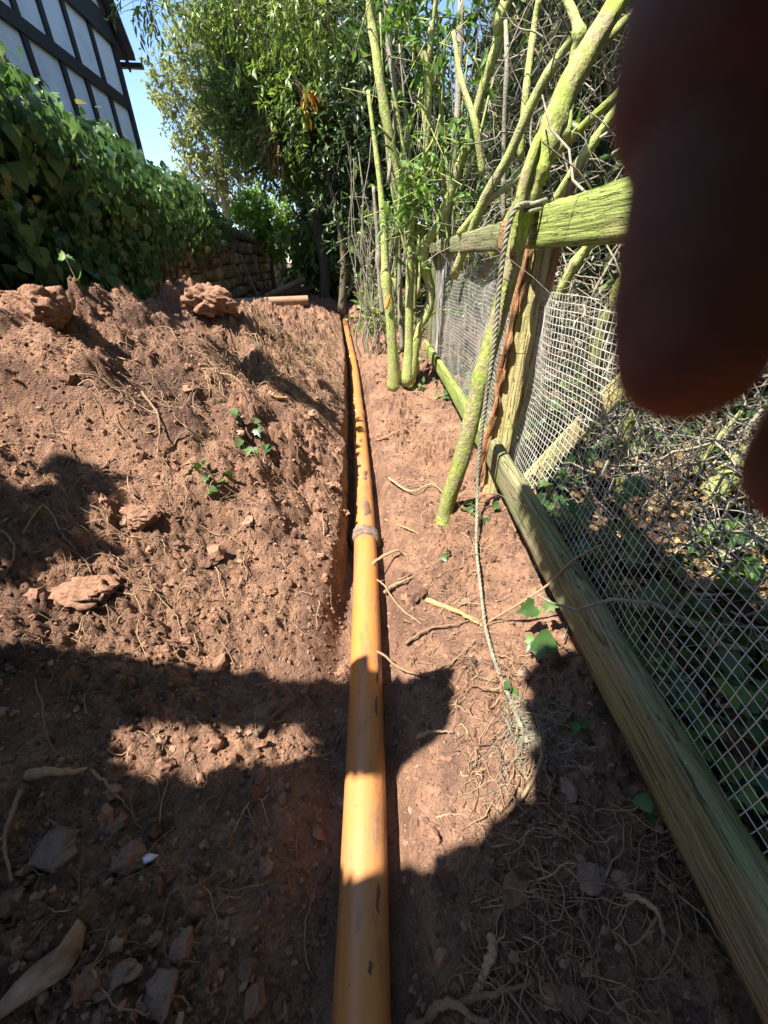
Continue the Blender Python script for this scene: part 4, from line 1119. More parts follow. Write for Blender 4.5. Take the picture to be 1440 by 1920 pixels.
def hbox(name, mat, s0, s1, z0, z1, o0, o1, par=house, shear=None):
    c = [(s0, z0), (s1, z0), (s1, z1), (s0, z1)] if shear is None else shear
    V = [hp(s, z, o0) for s, z in c] + [hp(s, z, o1) for s, z in c]
    n = len(c)
    mb = MB(); F = [(i, (i + 1) % n, n + (i + 1) % n, n + i) for i in range(n)]
    Fs = [np.array(F)]
    caps = [tuple(range(n))[::-1], tuple(range(n, 2 * n))]
    Fs.append(np.array(caps))
    mb.add(np.array(V), Fs); return mb.build(name, M[mat], par, smooth=False)
s_mid = [HW(u / 4.8, v / 4.8)[1] for u, v in ((200, 160), (1140, 890))]; s_midl = [HW(u / 4.8, v / 4.8)[1] for u, v in ((20, 165), (1150, 985))]
zm1 = sum(s_mid) / 2; zm0 = sum(s_midl) / 2
zt0 = sum(HW(u / 4.8, v / 4.8)[1] for u, v in ((600, 10), (970, 370))) / 2
zt1 = zt0 + .42
up = [HW(u / 4.8, v / 4.8)[0] for u, v in ((130, 40), (430, 260), (690, 460), (920, 640))]
lo = [HW(u / 4.8, v / 4.8)[0] for u, v in ((270, 480), (590, 660), (830, 880), (1040, 1040))]
print('house', zm0, zm1, zt0, up, lo)
# gable outline: eaves near the corner, rising to the ridge
sR = 0.02
be0 = HW(1050 / 4.8, 440 / 4.8); be1 = HW(900 / 4.8, 0)
slope = (be1[1] - be0[1]) / (be0[0] - be1[0])
print('barge', be0, be1, slope)
slope = min(max(slope, .7), 1.25)
sA = -4.2
zE = zt0 + .25
hbox('gable_wall', 'white', 0, 0, 0, 0, -.20, -.03, shear=[(sR, -.3), (sR, zE), (sA, zE + (sR - sA) * slope), (2 * sA - sR, zE), (2 * sA - sR, -.3)])
def studs(pos, z0, z1, w):
    for s in pos: hbox('stud', 'black', s - w / 2, s + w / 2, z0, z1, -.03, .012)
studs(up, zm1, zt0, .14); studs(lo, zm0 - 2.2, zm0, .15)
sp = up[1] - up[0]
studs([up[0] - sp * (i + 1) for i in range(3)], zm1, zt0, .15); studs([lo[0] - sp * (i + 1) for i in range(3)], zm0 - 2.2, zm0, .17)
hbox('corner_post', 'black', -.10, .09, -.2, zt0, -.06, .03)
hbox('middle_rail', 'black', 2 * sA, -.101, zm0, zm1, -.03, .025)
hbox('tie_beam', 'black', 2 * sA, .10, zt0, zt1, -.03, .05)
for s in (up[0], up[2], up[3] - .1): hbox('stud', 'black', s - .07, s + .07, zt1, zt1 + (sR - s) * slope * .8, -.03, .012)
# roof with its verge and barge board
th_ = .16
e0 = (.42, zE - .42 * slope); rdg = (sA, zE + (sR - sA) * slope + .02)
hbox('barge_board', 'black', 0, 0, 0, 0, .06, .11, shear=[(e0[0], e0[1]), (e0[0], e0[1] + .30), (rdg[0], rdg[1] + .30), (rdg[0], rdg[1])])
hbox('roof', 'roof', 0, 0, 0, 0, -8, .24, shear=[(e0[0] + .1, e0[1] + .22), (e0[0] + .1, e0[1] + .34), (rdg[0], rdg[1] + .46), (rdg[0], rdg[1] + .32)])
hbox('roof', 'roof', 0, 0, 0, 0, -8, .24, shear=[(2 * sA - e0[0] - .1, e0[1] + .22), (rdg[0], rdg[1] + .32), (rdg[0], rdg[1] + .46), (2 * sA - e0[0] - .1, e0[1] + .34)])
hbox('gutter', 'black', e0[0] + .08, e0[0] + .20, e0[1] + .10, e0[1] + .19, -8, .36)
hbox('eaves_wall', 'white', sR - .03, sR, -.3, zE - .02, -8, -.201)

# ------------------------------------------------------------------ trees and bushes at the back
def tree(name, base, label, trunks, blobs, nclump, m, size, tpl, mat, L=.25, shell=.5, droop=.3, spread=.7, bark='dull', cat='tree', group=None, holes=None):
    t = thing(name, base, label, cat, group)
    for i, (pts, rads) in enumerate(trunks):
        mb = MB(); limb(mb, pts, rads, 20, 9, i + len(label), .15); mb.build('trunk' if i == 0 else 'branch', M[bark], t)
    if blobs: foliage(t, blobs, nclump, m, size, tpl, mat, L, shell, droop, spread, bark, holes=holes)
    return t
B = lambda u, v, Y, r: (atY(u, v, Y), r)
def base_at(u, v, Y):
    q = atY(u, v, Y); return np.array([q[0], q[1], .2])
b0 = base_at(400, 300, 17.5)
tree('pale_tree', b0, 'tall pale grey-green leafy tree against the sky beyond the house', [([b0, b0 + [.1, 0, 2], b0 + [.2, 0, 4], b0 + [0, 0, 6.5]], [.2, .16, .12, .04])] +
     [([b0 + [.1, 0, z], b0 + [dx * .5, .2, z + .8], b0 + [dx, .1, z + 1.7]], [.07, .05, .02]) for z, dx in ((1.5, -1.0), (2.5, -1.3), (3.2, 1.2), (3.8, -.9), (4.4, .8))],
     [B(400, 110, 17.5, (1.5, 1.3, 1.1)), B(350, 200, 17.5, (.9, 1, .9)), B(410, 260, 17.5, (1.3, 1.2, 1.0)), B(385, 330, 17.5, (.9, 1, .7)), B(450, 180, 18, (1.3, 1, 1.5)), B(440, 340, 18, (1.2, 1, .9)), B(320, 155, 17.2, (.45, .6, .5)), B(470, 60, 18, (1.3, 1, .9))],
     1900, 9, .13, LEAF_SMALL, 'willow', .32, .35, .35, .7, 'greybark')
b0 = base_at(500, 430, 13.6)
tree('bright_bush', b0, 'bright yellow-green bush in full sun beyond the wall end', [([b0, b0 + [0, 0, .8], b0 + [.1, 0, 1.6]], [.08, .06, .03])],
     [B(490, 410, 13.6, (.75, .6, .5)), B(525, 450, 13.6, (.5, .5, .5)), B(460, 430, 13.8, (.5, .5, .4)), B(500, 385, 13.6, (.5, .5, .3))], 750, 10, .10, LEAF_SMALL, 'sunny', .2, .6, .1)
b0 = base_at(560, 480, 11.5)
tree('leafy_tree', b0, 'sunlit mid-green leafy tree arching over the end of the path', [([b0 + [.6, 0, 0], b0 + [.6, 0, 1.2], b0 + [.3, -.2, 2.4], b0 + [-.4, -.6, 3.6], b0 + [-1.0, -.8, 4.6]], [.14, .12, .10, .07, .03]), ([b0 + [.5, 0, 1.6], b0 + [.9, -.5, 2.6], b0 + [1.0, -.8, 4]], [.07, .06, .03]), ([b0 + [.2, -.2, 2.4], b0 + [-.5, -.2, 2.7], b0 + [-1.0, -.2, 2.6]], [.05, .04, .02])],
     [B(540, 60, 10.5, (1.1, .9, .9)), B(480, 130, 11, (1.0, .9, .9)), B(600, 130, 10, (1.0, .9, .8)), B(520, 200, 10.6, (1.0, .8, .7)), B(450, 230, 11.3, (.6, .7, .6)), B(580, 240, 10.2, (.8, .8, .6)), B(640, 50, 9.6, (.9, .8, .9)), B(470, 40, 11, (1.0, .9, .7)), B(570, 310, 10.8, (.6, .7, .4)), B(500, 290, 11.2, (.5, .6, .4))],
     2700, 9, .125, LEAF_LANCE, 'laurel', .30, .4, .45, .6)
b0 = base_at(430, 20, 7.5)
tb = thing('overhanging_bough', atY(700, -150, 7.5), 'thin leafy bough hanging across the top of the sky', 'bough')
mb = MB(); Pb = limb(mb, [atY(760, -190, 7), atY(600, -90, 7.3), atY(470, -30, 7.6), atY(360, -25, 7.8), atY(260, -15, 8.0)], [.04, .03, .022, .015, .006], 30, 8, 5); mb.build('branch', M['dull'], tb)
foliage(tb, [B(410, 5, 7.6, (.75, .5, .22)), B(280, 0, 8, (.45, .4, .12)), B(530, -10, 7.5, (.6, .5, .35)), B(465, 40, 7.6, (.45, .4, .3)), B(610, 20, 7.3, (.6, .5, .4)), B(360, 35, 7.7, (.3, .3, .15))], 330, 8, .10, LEAF_LANCE, 'laurel', .22, .2, .6, .6)
# dark evergreen thicket at the end of the path
for i, (nm, lab, u, v, Y, bl, nc) in enumerate((
        ('evergreen_bush', 'dark evergreen bush closing the shady end of the path', 600, 500, 12.8, [B(622, 420, 12.8, (.75, .8, .8)), B(640, 500, 12.8, (.7, .6, .7)), B(625, 340, 12.5, (.95, .8, .7)), B(570, 330, 13, (.5, .6, .4))], 900),
        ('evergreen_bush', 'tall dark evergreen leaning over the path behind the bare grey stems', 660, 430, 9.6, [B(660, 330, 10, (.8, .8, .8)), B(690, 400, 9.6, (.6, .6, .7)), B(640, 250, 10, (1.0, .8, .6)), B(700, 480, 8.5, (.4, .6, .6)), B(715, 250, 9, (.8, .8, .9)), B(730, 120, 8.6, (.9, .8, .9))], 1200),
        ('evergreen_bush', 'very dark backmost evergreen seen through gaps under the arching tree', 560, 470, 16, [B(560, 400, 16.5, (1.6, .8, 1.2)), B(640, 430, 16.5, (1.6, .8, 1.6)), B(700, 350, 16, (1.8, .8, 2.2)), B(600, 250, 17, (2.2, .8, 1.8)), B(680, 150, 17, (2.4, .8, 2.2)), B(550, 150, 17.5, (1.9, .8, 1.6))], 1700))):
    b0 = base_at(u, v, Y)
    tree(nm, b0, lab, [([b0 + [dx, 0, 0], b0 + [dx * .7, .1, 1.2], b0 + [dx * 1.6, 0, 2.6]], [.09, .07, .04]) for dx in (-.3, .25, .5)], bl, nc, 9, (.16, .13, .24)[i], LEAF_LANCE, 'darkleaf', .35, .3, .4, .6, group='evergreens at the end of the path')
b0 = base_at(600, 520, 12.2)
tree('bamboo_clump', b0, 'drooping long-leaved dark plant at the end of the trench', [([b0 + [x, 0, 0], b0 + [x * 1.3, 0, .6], b0 + [x * 1.8, -.05, 1.3]], [.012, .01, .006]) for x in np.linspace(-.45, .5, 14)],
     [B(575, 440, 12.2, (.5, .4, .25)), B(620, 470, 12.2, (.6, .4, .4)), B(565, 500, 12.3, (.35, .4, .3))], 170, 8, .26, LEAF_LANCE, 'laurel', .3, .2, .9, .5, cat='plant')
mb = MB(); ol = thing('orange_leaf_spray', atY(565, 170, 10), 'drooping orange and yellow dying leaves high on the arching tree', 'leaves')
c = np.array([atY(548 + 40 * rng.random(), 158 + 28 * rng.random(), 9.2) for _ in range(5)])
tw = MB(); spray(mb, c, rng.normal(size=c.shape) * .3 + [.4, 0, -.4], np.full(5, .2), 5, .15, LEAF_LANCE, .8, .4, tw=tw); mb.build('leaves', M['orangeleaf'], ol); tw.build('twigs', M['dull'], ol, kind='stuff')
mb = MB(); dl = thing('dead_leaf_spray', atY(510, 260, 10), 'hanging bunch of pale brown dead leaves in the arching tree', 'leaves')
c = np.array([atY(490 + 35 * rng.random(), 225 + 50 * rng.random(), 9.7) for _ in range(16)])
tw = MB(); spray(mb, c, rng.normal(size=c.shape) * .3 + [0, 0, -.6], np.full(16, .2), 6, .16, LEAF_LANCE, .9, .3, tw=tw); mb.build('leaves', M['dead'], dl); tw.build('twigs', M['dull'], dl, kind='stuff')

# ------------------------------------------------------------------ hedge behind the fence
hd = thing('hedge', (1.8, 3, .3), 'tall tangled dark hedge of bare twigs and leaves behind the fence', 'hedge')
blobs = []
for y in np.arange(-.5, 11, .8):
    for z in (0.7, 1.7, 2.8, 3.9):
        blobs.append(((2.3 + .25 * math.sin(y * 3 + z) + (.9 if y < 1 else 0) - .10 * max(0, y - 4), y, z), (.75, .6, .65)))
foliage(hd, blobs, 4600, 8, .13, LEAF_LANCE, 'darkleaf', .28, .2, .3, .8, 'dull', name='leaves')
back = [((4.2 + .4 * math.sin(y), y, z), (.8, 1.2, 1.2)) for y in np.arange(-2, 20, 1.5) for z in (1, 2.6, 4.2, 5.6, 7)] + [((.8 + i * 1.2, 19 + .3 * i, z), (1.2, .8, 1.3)) for i in range(4) for z in (1, 3, 5)]
foliage(hd, back, 4200, 8, .36, LEAF_SMALL, 'darkleaf', .5, .1, .3, .8, 'dull', name='leaves')
blobs2 = [((1.55 - .13 * max(0, y - 4.5) + .2 * math.sin(y * 5), y, z), (.5, .5, .5)) for y in np.arange(2.0, 8.5, .8) for z in (1.4, 2.1, 2.8)]
foliage(hd, blobs2, 300, 6, .085, LEAF_LANCE, 'laurel', .2, .2, .3, .8, 'bark', name='leaves')
def tangle(parent, n, box, L, r, up, seed, name='twigs', mat='greybark', k=9, wig=.3):
    rg = np.random.default_rng(seed)
    lo_, hi_ = np.array(box[0]), np.array(box[1])
    p = lo_ + (hi_ - lo_) * rg.random((n, 3))
    d = unit(rg.normal(size=(n, 3)) * [1, 1, .8] + np.array(up)[None])
    ll = L[0] + (L[1] - L[0]) * rg.random(n) ** 2
    P = np.zeros((n, k, 3)); 
    for j in range(k):
        P[:, j] = p
        d = unit(d + rg.normal(size=(n, 3)) * wig); p = p + d * (ll / k)[:, None]
    P[..., 2] = np.maximum(P[..., 2], .28)
    rad = (r[0] + (r[1] - r[0]) * rg.random(n) ** 3)[:, None] * np.linspace(1, .5, k)[None]
    mb = MB(); V, F, gc, tt = tubes_many(P, rad, 5); mb.add(V, F, gc, tt)
    return mb.build(name, M[mat], parent, kind='stuff')
tangle(hd, 1100, ((.75, .8, .3), (1.7, 5.5, 3.2)), (.3, 1.3), (.0015, .008), (-.1, 0, .6), 11)
tangle(hd, 1900, ((.72, -.2, .25), (1.7, 2.6, 1.15)), (.15, .7), (.0012, .006), (0, 0, .1), 12, wig=.45)
tangle(hd, 500, ((1.2, 1.0, .5), (2.4, 7, 3.8)), (.6, 2.0), (.003, .014), (-.1, 0, 1.2), 13, mat='dull')
for i, (pts, rr_) in enumerate((
        ([(850, 520, 3.1), (905, 380, 2.9), (950, 300, 2.8), (1010, 170, 2.7), (1080, 60, 2.6)], (.03, .028, .026, .022, .018)),
        ([(905, 520, 2.6), (960, 400, 2.5), (1030, 300, 2.4), (1165, 170, 2.2)], (.026, .022, .02, .016)),
        ([(1040, 380, 2.3), (1090, 300, 2.2), (1168, 190, 2.1)], (.022, .02, .016)),
        ([(860, 440, 3.0), (910, 380, 2.9), (975, 330, 2.8), (1000, 280, 2.8)], (.022, .02, .016, .012)),
        ([(1060, 260, 2.0), (1075, 120, 2.1), (1085, 60, 2.1), (1060, -10, 2.2)], (.02, .018, .018, .014)),
        ([(1110, 720, 1.75), (1130, 620, 1.7), (1165, 540, 1.65), (1230, 430, 1.6)], (.026, .025, .024, .02)),
        ([(1045, 560, 1.9), (1075, 500, 1.85), (1120, 440, 1.8)], (.022, .02, .016)),
        ([(1160, 960, 1.5), (1165, 860, 1.5), (1185, 760, 1.5), (1200, 700, 1.5)], (.022, .02, .018, .016)),
        ([(1330, 930, 1.25), (1400, 860, 1.25), (1500, 780, 1.3)], (.04, .038, .035)),
        ([(1300, 890, 1.35), (1340, 830, 1.35), (1390, 770, 1.35)], (.008, .007, .006)),
        ([(975, 300, 3.0), (985, 180, 3.0), (1000, 60, 3.1), (1010, 0, 3.1)], (.02, .018, .016, .014)),
        ([(905, 330, 3.2), (890, 230, 3.2), (865, 150, 3.3), (850, 60, 3.4)], (.02, .018, .016, .012)))):
    mb = MB(); limb(mb, [atY(u, v, Y) for u, v, Y in pts], rr_, 22, 10, i + 30, .2, 2); mb.build('limb', M['moss' if i in (1, 5, 7) else 'bark'], hd)
dp = thing('leaning_board', atY(985, 905, 1.75), 'sawn olive board leaning diagonally behind the wire mesh', 'board')
pa, pb = atY(980, 915, 1.46), atY(1180, 708, 1.38)
mb = MB(); mb.add(*timber(pa, pb, .03, .075, side=(.3, 1, 0), seed=21, nseg=20, end_jag=.01)); mb.build('plank', M['post'], dp)
# grey stems at the hedge end, beside the path
gs_ = thing('bare_stem_clump', atY(705, 560, 6.2), 'clump of thin bare grey upright stems on the right of the path', 'shrub')
ns, k = 44, 10
P = np.zeros((ns, k, 3))
for i in range(ns):
    u0 = rng.uniform(675, 745); Y0 = rng.uniform(5.0, 7.4)
    a = atY(u0, 560, Y0); a[2] = .2
    hh = rng.uniform(.7, 2.3); lean = rng.normal() * .12 + .02
    for j in range(k):
        t = j / (k - 1); P[i, j] = a + np.array([lean * hh * t + .05 * math.sin(t * 5 + i) + .03 * math.sin(t * 13 + i * 2), rng.normal() * .02, hh * t])
mb = MB(); V, F, gc, tt = tubes_many(P, np.linspace(1, .5, k)[None] * (.006 + .010 * rng.random((ns, 1))), 6); mb.add(V, F, gc, tt); mb.build('stems', M['greybark'], gs_, kind='stuff')
c = P[:, 3:, :].reshape(-1, 3); c = c[rng.random(len(c)) < .22]
mb = MB(); tw = MB(); spray(mb, c, rng.normal(size=c.shape), np.full(len(c), .16), 5, .085, LEAF_LANCE, .3, .7, tw=tw); mb.build('leaves', M['laurel'], gs_); tw.build('twigs', M['greybark'], gs_, kind='stuff')
b0 = base_at(705, 550, 6.8)
tree('path_side_shrub', b0, 'low mid-green narrow-leaved shrub at the foot of the bare stems', [([b0, b0 + [0, 0, .3], b0 + [0, 0, .6]], [.02, .015, .01])], [(b0 + [0, 0, .35], (.35, .5, .35)), (b0 + [.25, -.5, .25], (.3, .4, .25))], 120, 8, .10, LEAF_LANCE, 'laurel', .2, .2, .3, cat='shrub')

# ---- leaf litter and low ivy behind the fence and at its foot
def scatter_leaves(name, n, xr, yr, size, tpl, mat, label, lift, tilt, seed, cat='leaves', dens=None):
    rg = np.random.default_rng(seed)
    x = xr[0] + (xr[1] - xr[0]) * rg.random(n); y = yr[0] + (yr[1] - yr[0]) * rg.random(n)
    if dens is not None:
        ok = dens(x, y); x, y = x[ok], y[ok]
    n = len(x); z = full_h(x, y) + lift * rg.random(n) + .01
    nrm = rg.normal(size=(n, 3)) * tilt + [0, 0, 1]; tip = rg.normal(size=(n, 3)) * [1, 1, .35]
    mb = MB(); add_leaves(mb, np.stack([x, y, z], -1), nrm, tip, size * (.6 + .7 * rg.random(n)), tpl, rg.random(n))
    o = mb.build(name, M[mat], None, kind='stuff'); return tag(o, label, cat)
scatter_leaves('leaf_litter', 7000, (.57, 2.2), (-.2, 4.5), .042, LEAF_OVATE, 'dead', 'brown dead leaf litter behind the wire mesh', .03, .5, 1, dens=lambda x, y: (x > .66) | (y > .9))
scatter_leaves('ground_ivy', 3000, (.58, 1.8), (-.2, 3.6), .055, LEAF_IVY, 'ground_ivy', 'low ivy spreading over the ground behind the wire mesh', .14, .5, 2, dens=lambda x, y: vnoise(x * 3.1, y * 3.1, 5) > .33)
scatter_leaves('weeds', 260, (.10, .50), (3.3, 5.5), .055, LEAF_SMALL, 'ground_ivy', 'low weeds at the foot of the many-stemmed tree', .08, .6, 3, dens=lambda x, y: vnoise(x * 5, y * 5, 6) > .4)
# sprigs of ivy one can point at
def ivy_sprig(u, v, n, sz, spread, label, lift=.04, mat='ground_ivy', seed=0, atp=None, long=.12):
    rg = np.random.default_rng(seed + 900)
    q = G(u, v, .01) if atp is None else np.array(atp)
    t = thing('ivy_sprig', q, label, 'ivy', 'ivy sprigs on soil and fence')
    for i in range(n):
        a = rg.random() * 6.28; r = spread * math.sqrt(rg.random())
        p = q + np.array([math.cos(a) * r, math.sin(a) * r, 0])
        if atp is None: p[2] = float(full_h(p[:1], p[1:2])[0]) + lift * (.3 + rg.random())
        else: p[2] += rg.normal() * spread * .5
        mb = MB(); add_leaves(mb, p[None], np.array([[rg.normal() * .5, -.5 + rg.normal() * .4, 1]]), np.array([[rg.normal(), rg.normal() * .8 - .3, -.2]]), [sz * (.5 + .5 * rg.random())], LEAF_IVY if rg.random() < .6 else LEAF_OVATE, np.array([.3 + .6 * rg.random()]))
        lf = mb.build('leaf', M[mat], t)
        st = smooth_path([q, (q + p) / 2 + [0, 0, .01], p], 6); mb = MB(); mb.add(*tube(st, .0011, 5)); sub(mb.build('stalk', M['root']), lf)
    return t
ivy_sprig(405, 905, 9, .055, .05, 'wilted pale green ivy sprig lying on the heap', seed=1)
ivy_sprig(478, 845, 10, .05, .07, 'drooping pale green sprig higher on the heap beside the wilted ivy', seed=2)
ivy_sprig(895, 965, 12, .06, .09, 'dark ivy leaves clustered behind the hanging rope', seed=3)
ivy_sprig(843, 1045, 4, .035, .03, 'small bright ivy sprig below the leaning tree foot', seed=4)
ivy_sprig(1070, 1372, 3, .045, .02, 'single ivy leaf cluster on the dark soil by the frayed rope', seed=5)
ivy_sprig(835, 745, 6, .07, .06, 'ivy leaves on the bank below the far rail', seed=6)
ivy_sprig(757, 705, 5, .09, .05, 'ivy leaves at the foot of the many-stemmed tree', seed=7)
ivy_sprig(0, 0, 4, .06, .03, 'ivy leaf hanging over the bottom rail in the sun', seed=8, atp=atX(1012, 1135, .46))
ivy_sprig(0, 0, 3, .075, .03, 'dark curled ivy leaf hanging under the bottom rail', seed=9, atp=atX(1015, 1190, .44))
ivy_sprig(955, 1305, 2, .035, .01, 'small green leaf on the lower rope', seed=10, lift=.05)
ivy_sprig(155, 552, 3, .07, .05, 'pale drooping seedling on the heap crest below the ivy wall', seed=11, lift=.10)
ivy_sprig(1215, 1530, 2, .04, .01, 'small ivy leaf at the rail foot in deep shade', seed=12)
for i, (u, v) in enumerate(((1190, 930), (1165, 1010), (1105, 960), (1170, 1120))):
    ivy_sprig(0, 0, 4, .075, .05, ('large dark ivy leaf in shade through the mesh, uppermost', 'large dark ivy leaf through the mesh, second from top', 'blue-green ivy leaf close to the bottom rail behind the mesh', 'large dark ivy leaf through the mesh, lowest')[i], seed=20 + i, atp=atX(u, v, .62))
strandP = smooth_path([atX(900, 1175, .33), atX(985, 1125, .42), atX(1035, 1090, .468), atX(1075, 1050, .50), atX(1130, 1020, .56)], 24)
mb = MB(); mb.add(*tube(strandP, np.linspace(.004, .0025, 24), 7, wob=.2)); tag(mb.build('stem', M['root']), 'thin bare stem bent over the bottom rail towards the rope', 'stem')

# ------------------------------------------------------------------ things lying by the wall
def long_pipe(u0, v0, Y0, u1, v1, Y1, r, label):
    a, b = atY(u0, v0, Y0), atY(u1, v1, Y1)
    sm_ = np.linspace(0, 1, 40)[:, None] * (b - a) + a
    dz_ = np.max(full_h(sm_[:, 0], sm_[:, 1]) - sm_[:, 2]) + r * .45
    a[2] += dz_; b[2] += dz_
    t = thing('spare_pipe', a, label, 'pipe', 'spare pipes by the wall')
    n = 20; s = np.linspace(0, 1, n)[:, None]; P = a + (b - a) * s
    mb = MB(); mb.add(*tube(P, r, 24, cap=False)); br = mb.build('barrel', M['pipe_brown'], t)
    D = (b - a) / np.linalg.norm(b - a)
    mb = MB(); mb.add(*tube(np.array([b - D * .5, b - D * .001]), r * .9, 24, cap=True)); sub(mb.build('bore_shade_plug', M['darktwig']), br)  # dark plug in the open end stands in for the shade inside
    mb = MB(); mb.add(*tube(np.array([a - D * .01, a + D * .05, a + D * .12, a + D * .14]), [r * 1.03, r * 1.12, r * 1.12, r * 1.01], 24, cap=True)); sub(mb.build('socket', M['pipe_brown']), br)
long_pipe(425, 597, 6.6, 580, 589, 6.9, .062, 'dirty brown pipe lying across the heap crest')
long_pipe(498, 556, 11.0, 570, 522, 11.6, .075, 'upper of two dirty pipes propped at the wall end')
long_pipe(515, 556, 11.4, 588, 536, 12.0, .075, 'lower of two dirty pipes propped at the wall end')
M['slate'] = mat_simple('grey_slate', [(0.10, 0.09, 0.08), (0.19, 0.17, 0.15)], 14, .8, .4, .004)
M['board'] = mat_simple('grey_board', [(0.18, 0.165, 0.125), (0.28, 0.255, 0.20)], 6, .85, .3, .004)
M['bag'] = mat_simple('plastic_bag', [(0.16, 0.22, 0.33), (0.55, 0.60, 0.68)], 26, .3, .6, .02)
sx = atY(293, 590, 4.05)
for i in range(9):
    w = .36 - .01 * (i % 3)
    z0 = .62 + i * .030
    mb = MB(); c = sx + np.array([random.uniform(-.03, .03), random.uniform(-.03, .03), 0])
    mb.add(*timber((c[0] - .05 + random.uniform(-.02, .02), c[1] - w / 2, z0), (c[0] - .05 + random.uniform(-.02, .02), c[1] + w / 2, z0 + random.uniform(-.004, .004)), .30, .022, seed=40 + i, nseg=8, wane=.004))
    tag(mb.build('slate', M['slate'], smooth=False), 'grey slate in the low stack by the wall, ' + ('lowest', 'second from the bottom', 'third from the bottom', 'fourth from the bottom', 'fifth from the bottom', 'fourth from the top', 'third from the top', 'second from the top', 'topmost')[i], 'slate', 'slates stacked by the wall')
mb = MB(); mb.add(*timber(atY(215, 528, 3.75), atY(285, 572, 4.0), .30, .02, side=(.2, .8, .5), seed=51, nseg=10, wane=.003)); tag(mb.build('board', M['board'], smooth=False), 'flat grey board leaning on the slate stack below the ivy', 'board')
TV, TF = ICO3
V = TV * (1 + .6 * fbm(TV[:, 0] * 3, TV[:, 1] * 3 + TV[:, 2] * 2, 4, 3))[:, None] * [.13, .09, .08]
mb = MB(); mb.add(V + atY(228, 566, 3.55), [TF], None, .5); tag(mb.build('plastic_bag', M['bag'], smooth=False), 'crumpled blue-white plastic bag beside the leaning board', 'bag')
mb = MB(); mb.add(*tube(smooth_path([atY(453, 483, 8.4), atY(470, 525, 8.3), atY(490, 566, 8.2)], 10), .014, 7)); tag(mb.build('cane', M['root']), 'thin cane leaning against the stone wall', 'cane')

# ------------------------------------------------------------------ unseen tree added left of the path, its crown shaped to shade the near soil
def inpoly(u, v, poly):
    p = np.array(poly, float); x0, y0 = p[:, 0], p[:, 1]; x1, y1 = np.roll(x0, -1), np.roll(y0, -1)
    u = u[:, None]; v = v[:, None]
    c = ((y0 > v) != (y1 > v)) & (u < (x1 - x0) * (v - y0) / (y1 - y0 + 1e-9) + x0)
    return c.sum(1) % 2 == 1
SHADE = [[(-500, 1232), (0, 1236), (300, 1262), (470, 1288), (655, 1300), (690, 1262), (735, 1290), (790, 1300), (822, 1272), (835, 1300), (795, 1372), (742, 1415), (748, 1668), (850, 1642), (955, 1568), (1035, 1495), (1025, 1345), (1005, 1262), (1120, 1250), (1060, 1130), (1010, 1000), (1100, 1010), (1450, 1180), (2000, 1300), (2000, 2500), (-500, 2500)],
         [(400, 640), (520, 705), (640, 782), (690, 805), (690, 828), (640, 812), (530, 752), (430, 690)],
         [(-60, 905), (40, 880), (90, 850), (120, 865), (200, 880), (235, 930), (170, 945), (150, 985), (190, 1030), (110, 1050), (40, 1085), (-60, 1090)]]
HOLES = [[(140, 1340), (300, 1330), (420, 1338), (625, 1332), (620, 1455), (430, 1475), (350, 1512), (170, 1475)],
         [(612, 1440), (655, 1430), (765, 1440), (765, 1690), (690, 1690), (612, 1640)]]
n = 60000
u = rng.uniform(-300, 1700, n); v = rng.uniform(560, 2300, n)
ins = np.zeros(n, bool)
for i_, po in enumerate(SHADE): ins |= inpoly(u, v, po) & (rng.random(n) < (1.0, .5, .10)[i_])
for po in HOLES: ins &= ~inpoly(u, v, po)
u, v = u[ins], v[ins]
x = (u - 720) / 720; yy = (v - 960) / 720
D = np.stack([x, CP - yy * SP, -yy * CP - SP], -1)
tt = np.full(len(D), .25); 
for it in range(500):
    q = CAM + D * tt[:, None]
    dz = q[:, 2] - (base_h(q[:, 0], q[:, 1]) + .015)
    tt = np.where(dz > .001, tt + np.clip(dz * .5, .0008, .05), tt)
q = CAM + D * tt[:, None]
ok = (np.abs(q[:, 0]) < 3) & (q[:, 1] < 6)
q = q[ok]; v = v[ok]
# even out the density over the ground
cell = {}
keep = np.zeros(len(q), bool)
key = np.floor(q[:, :2] / .05).astype(int)
for i in rng.permutation(len(q)):
    kk = (key[i, 0], key[i, 1]); cnt_ = cell.get(kk, 0)
    if cnt_ < 7: cell[kk] = cnt_ + 1; keep[i] = True
q = q[keep]
n = len(q); print('shade leaves', n)
dist = np.where(q[:, 1] > 1.0, 2.6, 2.1) + rng.random(n) * .5
p = q + SUN[None] * dist[:, None]
p = p[(p[:, 2] > 1.75)]
n = len(p)
ot = thing('added_shade_tree', (-2.45, -.9, .25), 'added unseen leafy tree left of the camera, crown shaped to shade the near soil', 'tree')
mb = MB(); tip_ = unit(rng.normal(size=(n, 3)))
add_leaves(mb, p - tip_ * .045, SUN[None] + rng.normal(size=(n, 3)) * .45, tip_, .085 + .03 * rng.random(n), LEAF_OVATE, rng.random(n))
mb.build('crown', M['laurel'], ot)
mb = MB(); limb(mb, [(-2.45, -.9, .1), (-2.4, -.85, 1.2), (-2.2, -.7, 2.3), (-2.35, -.75, 2.7), (-2.6, -.7, 3.0)], [.13, .11, .09, .06, .02], 30, 12, 3); mb.build('trunk', M['bark'], ot)
for i, (gx_, gy_) in enumerate(((-.95, .45), (-.55, .40), (-.2, .2), (.35, .12), (.75, .15), (-.8, .1))):
    st = np.array([-2.3, -.8, 1.35 + .12 * i]); e_ = np.array([gx_, gy_, .15]) + SUN * 2.35
    mb = MB(); limb(mb, [st, st * .6 + e_ * .4 + [0, 0, .05], e_], [.035, .022, .006], 16, 8, i); mb.build('branch', M['bark'], ot)
e_ = np.array([-.75, 3.1, .5]) + SUN * 2.85
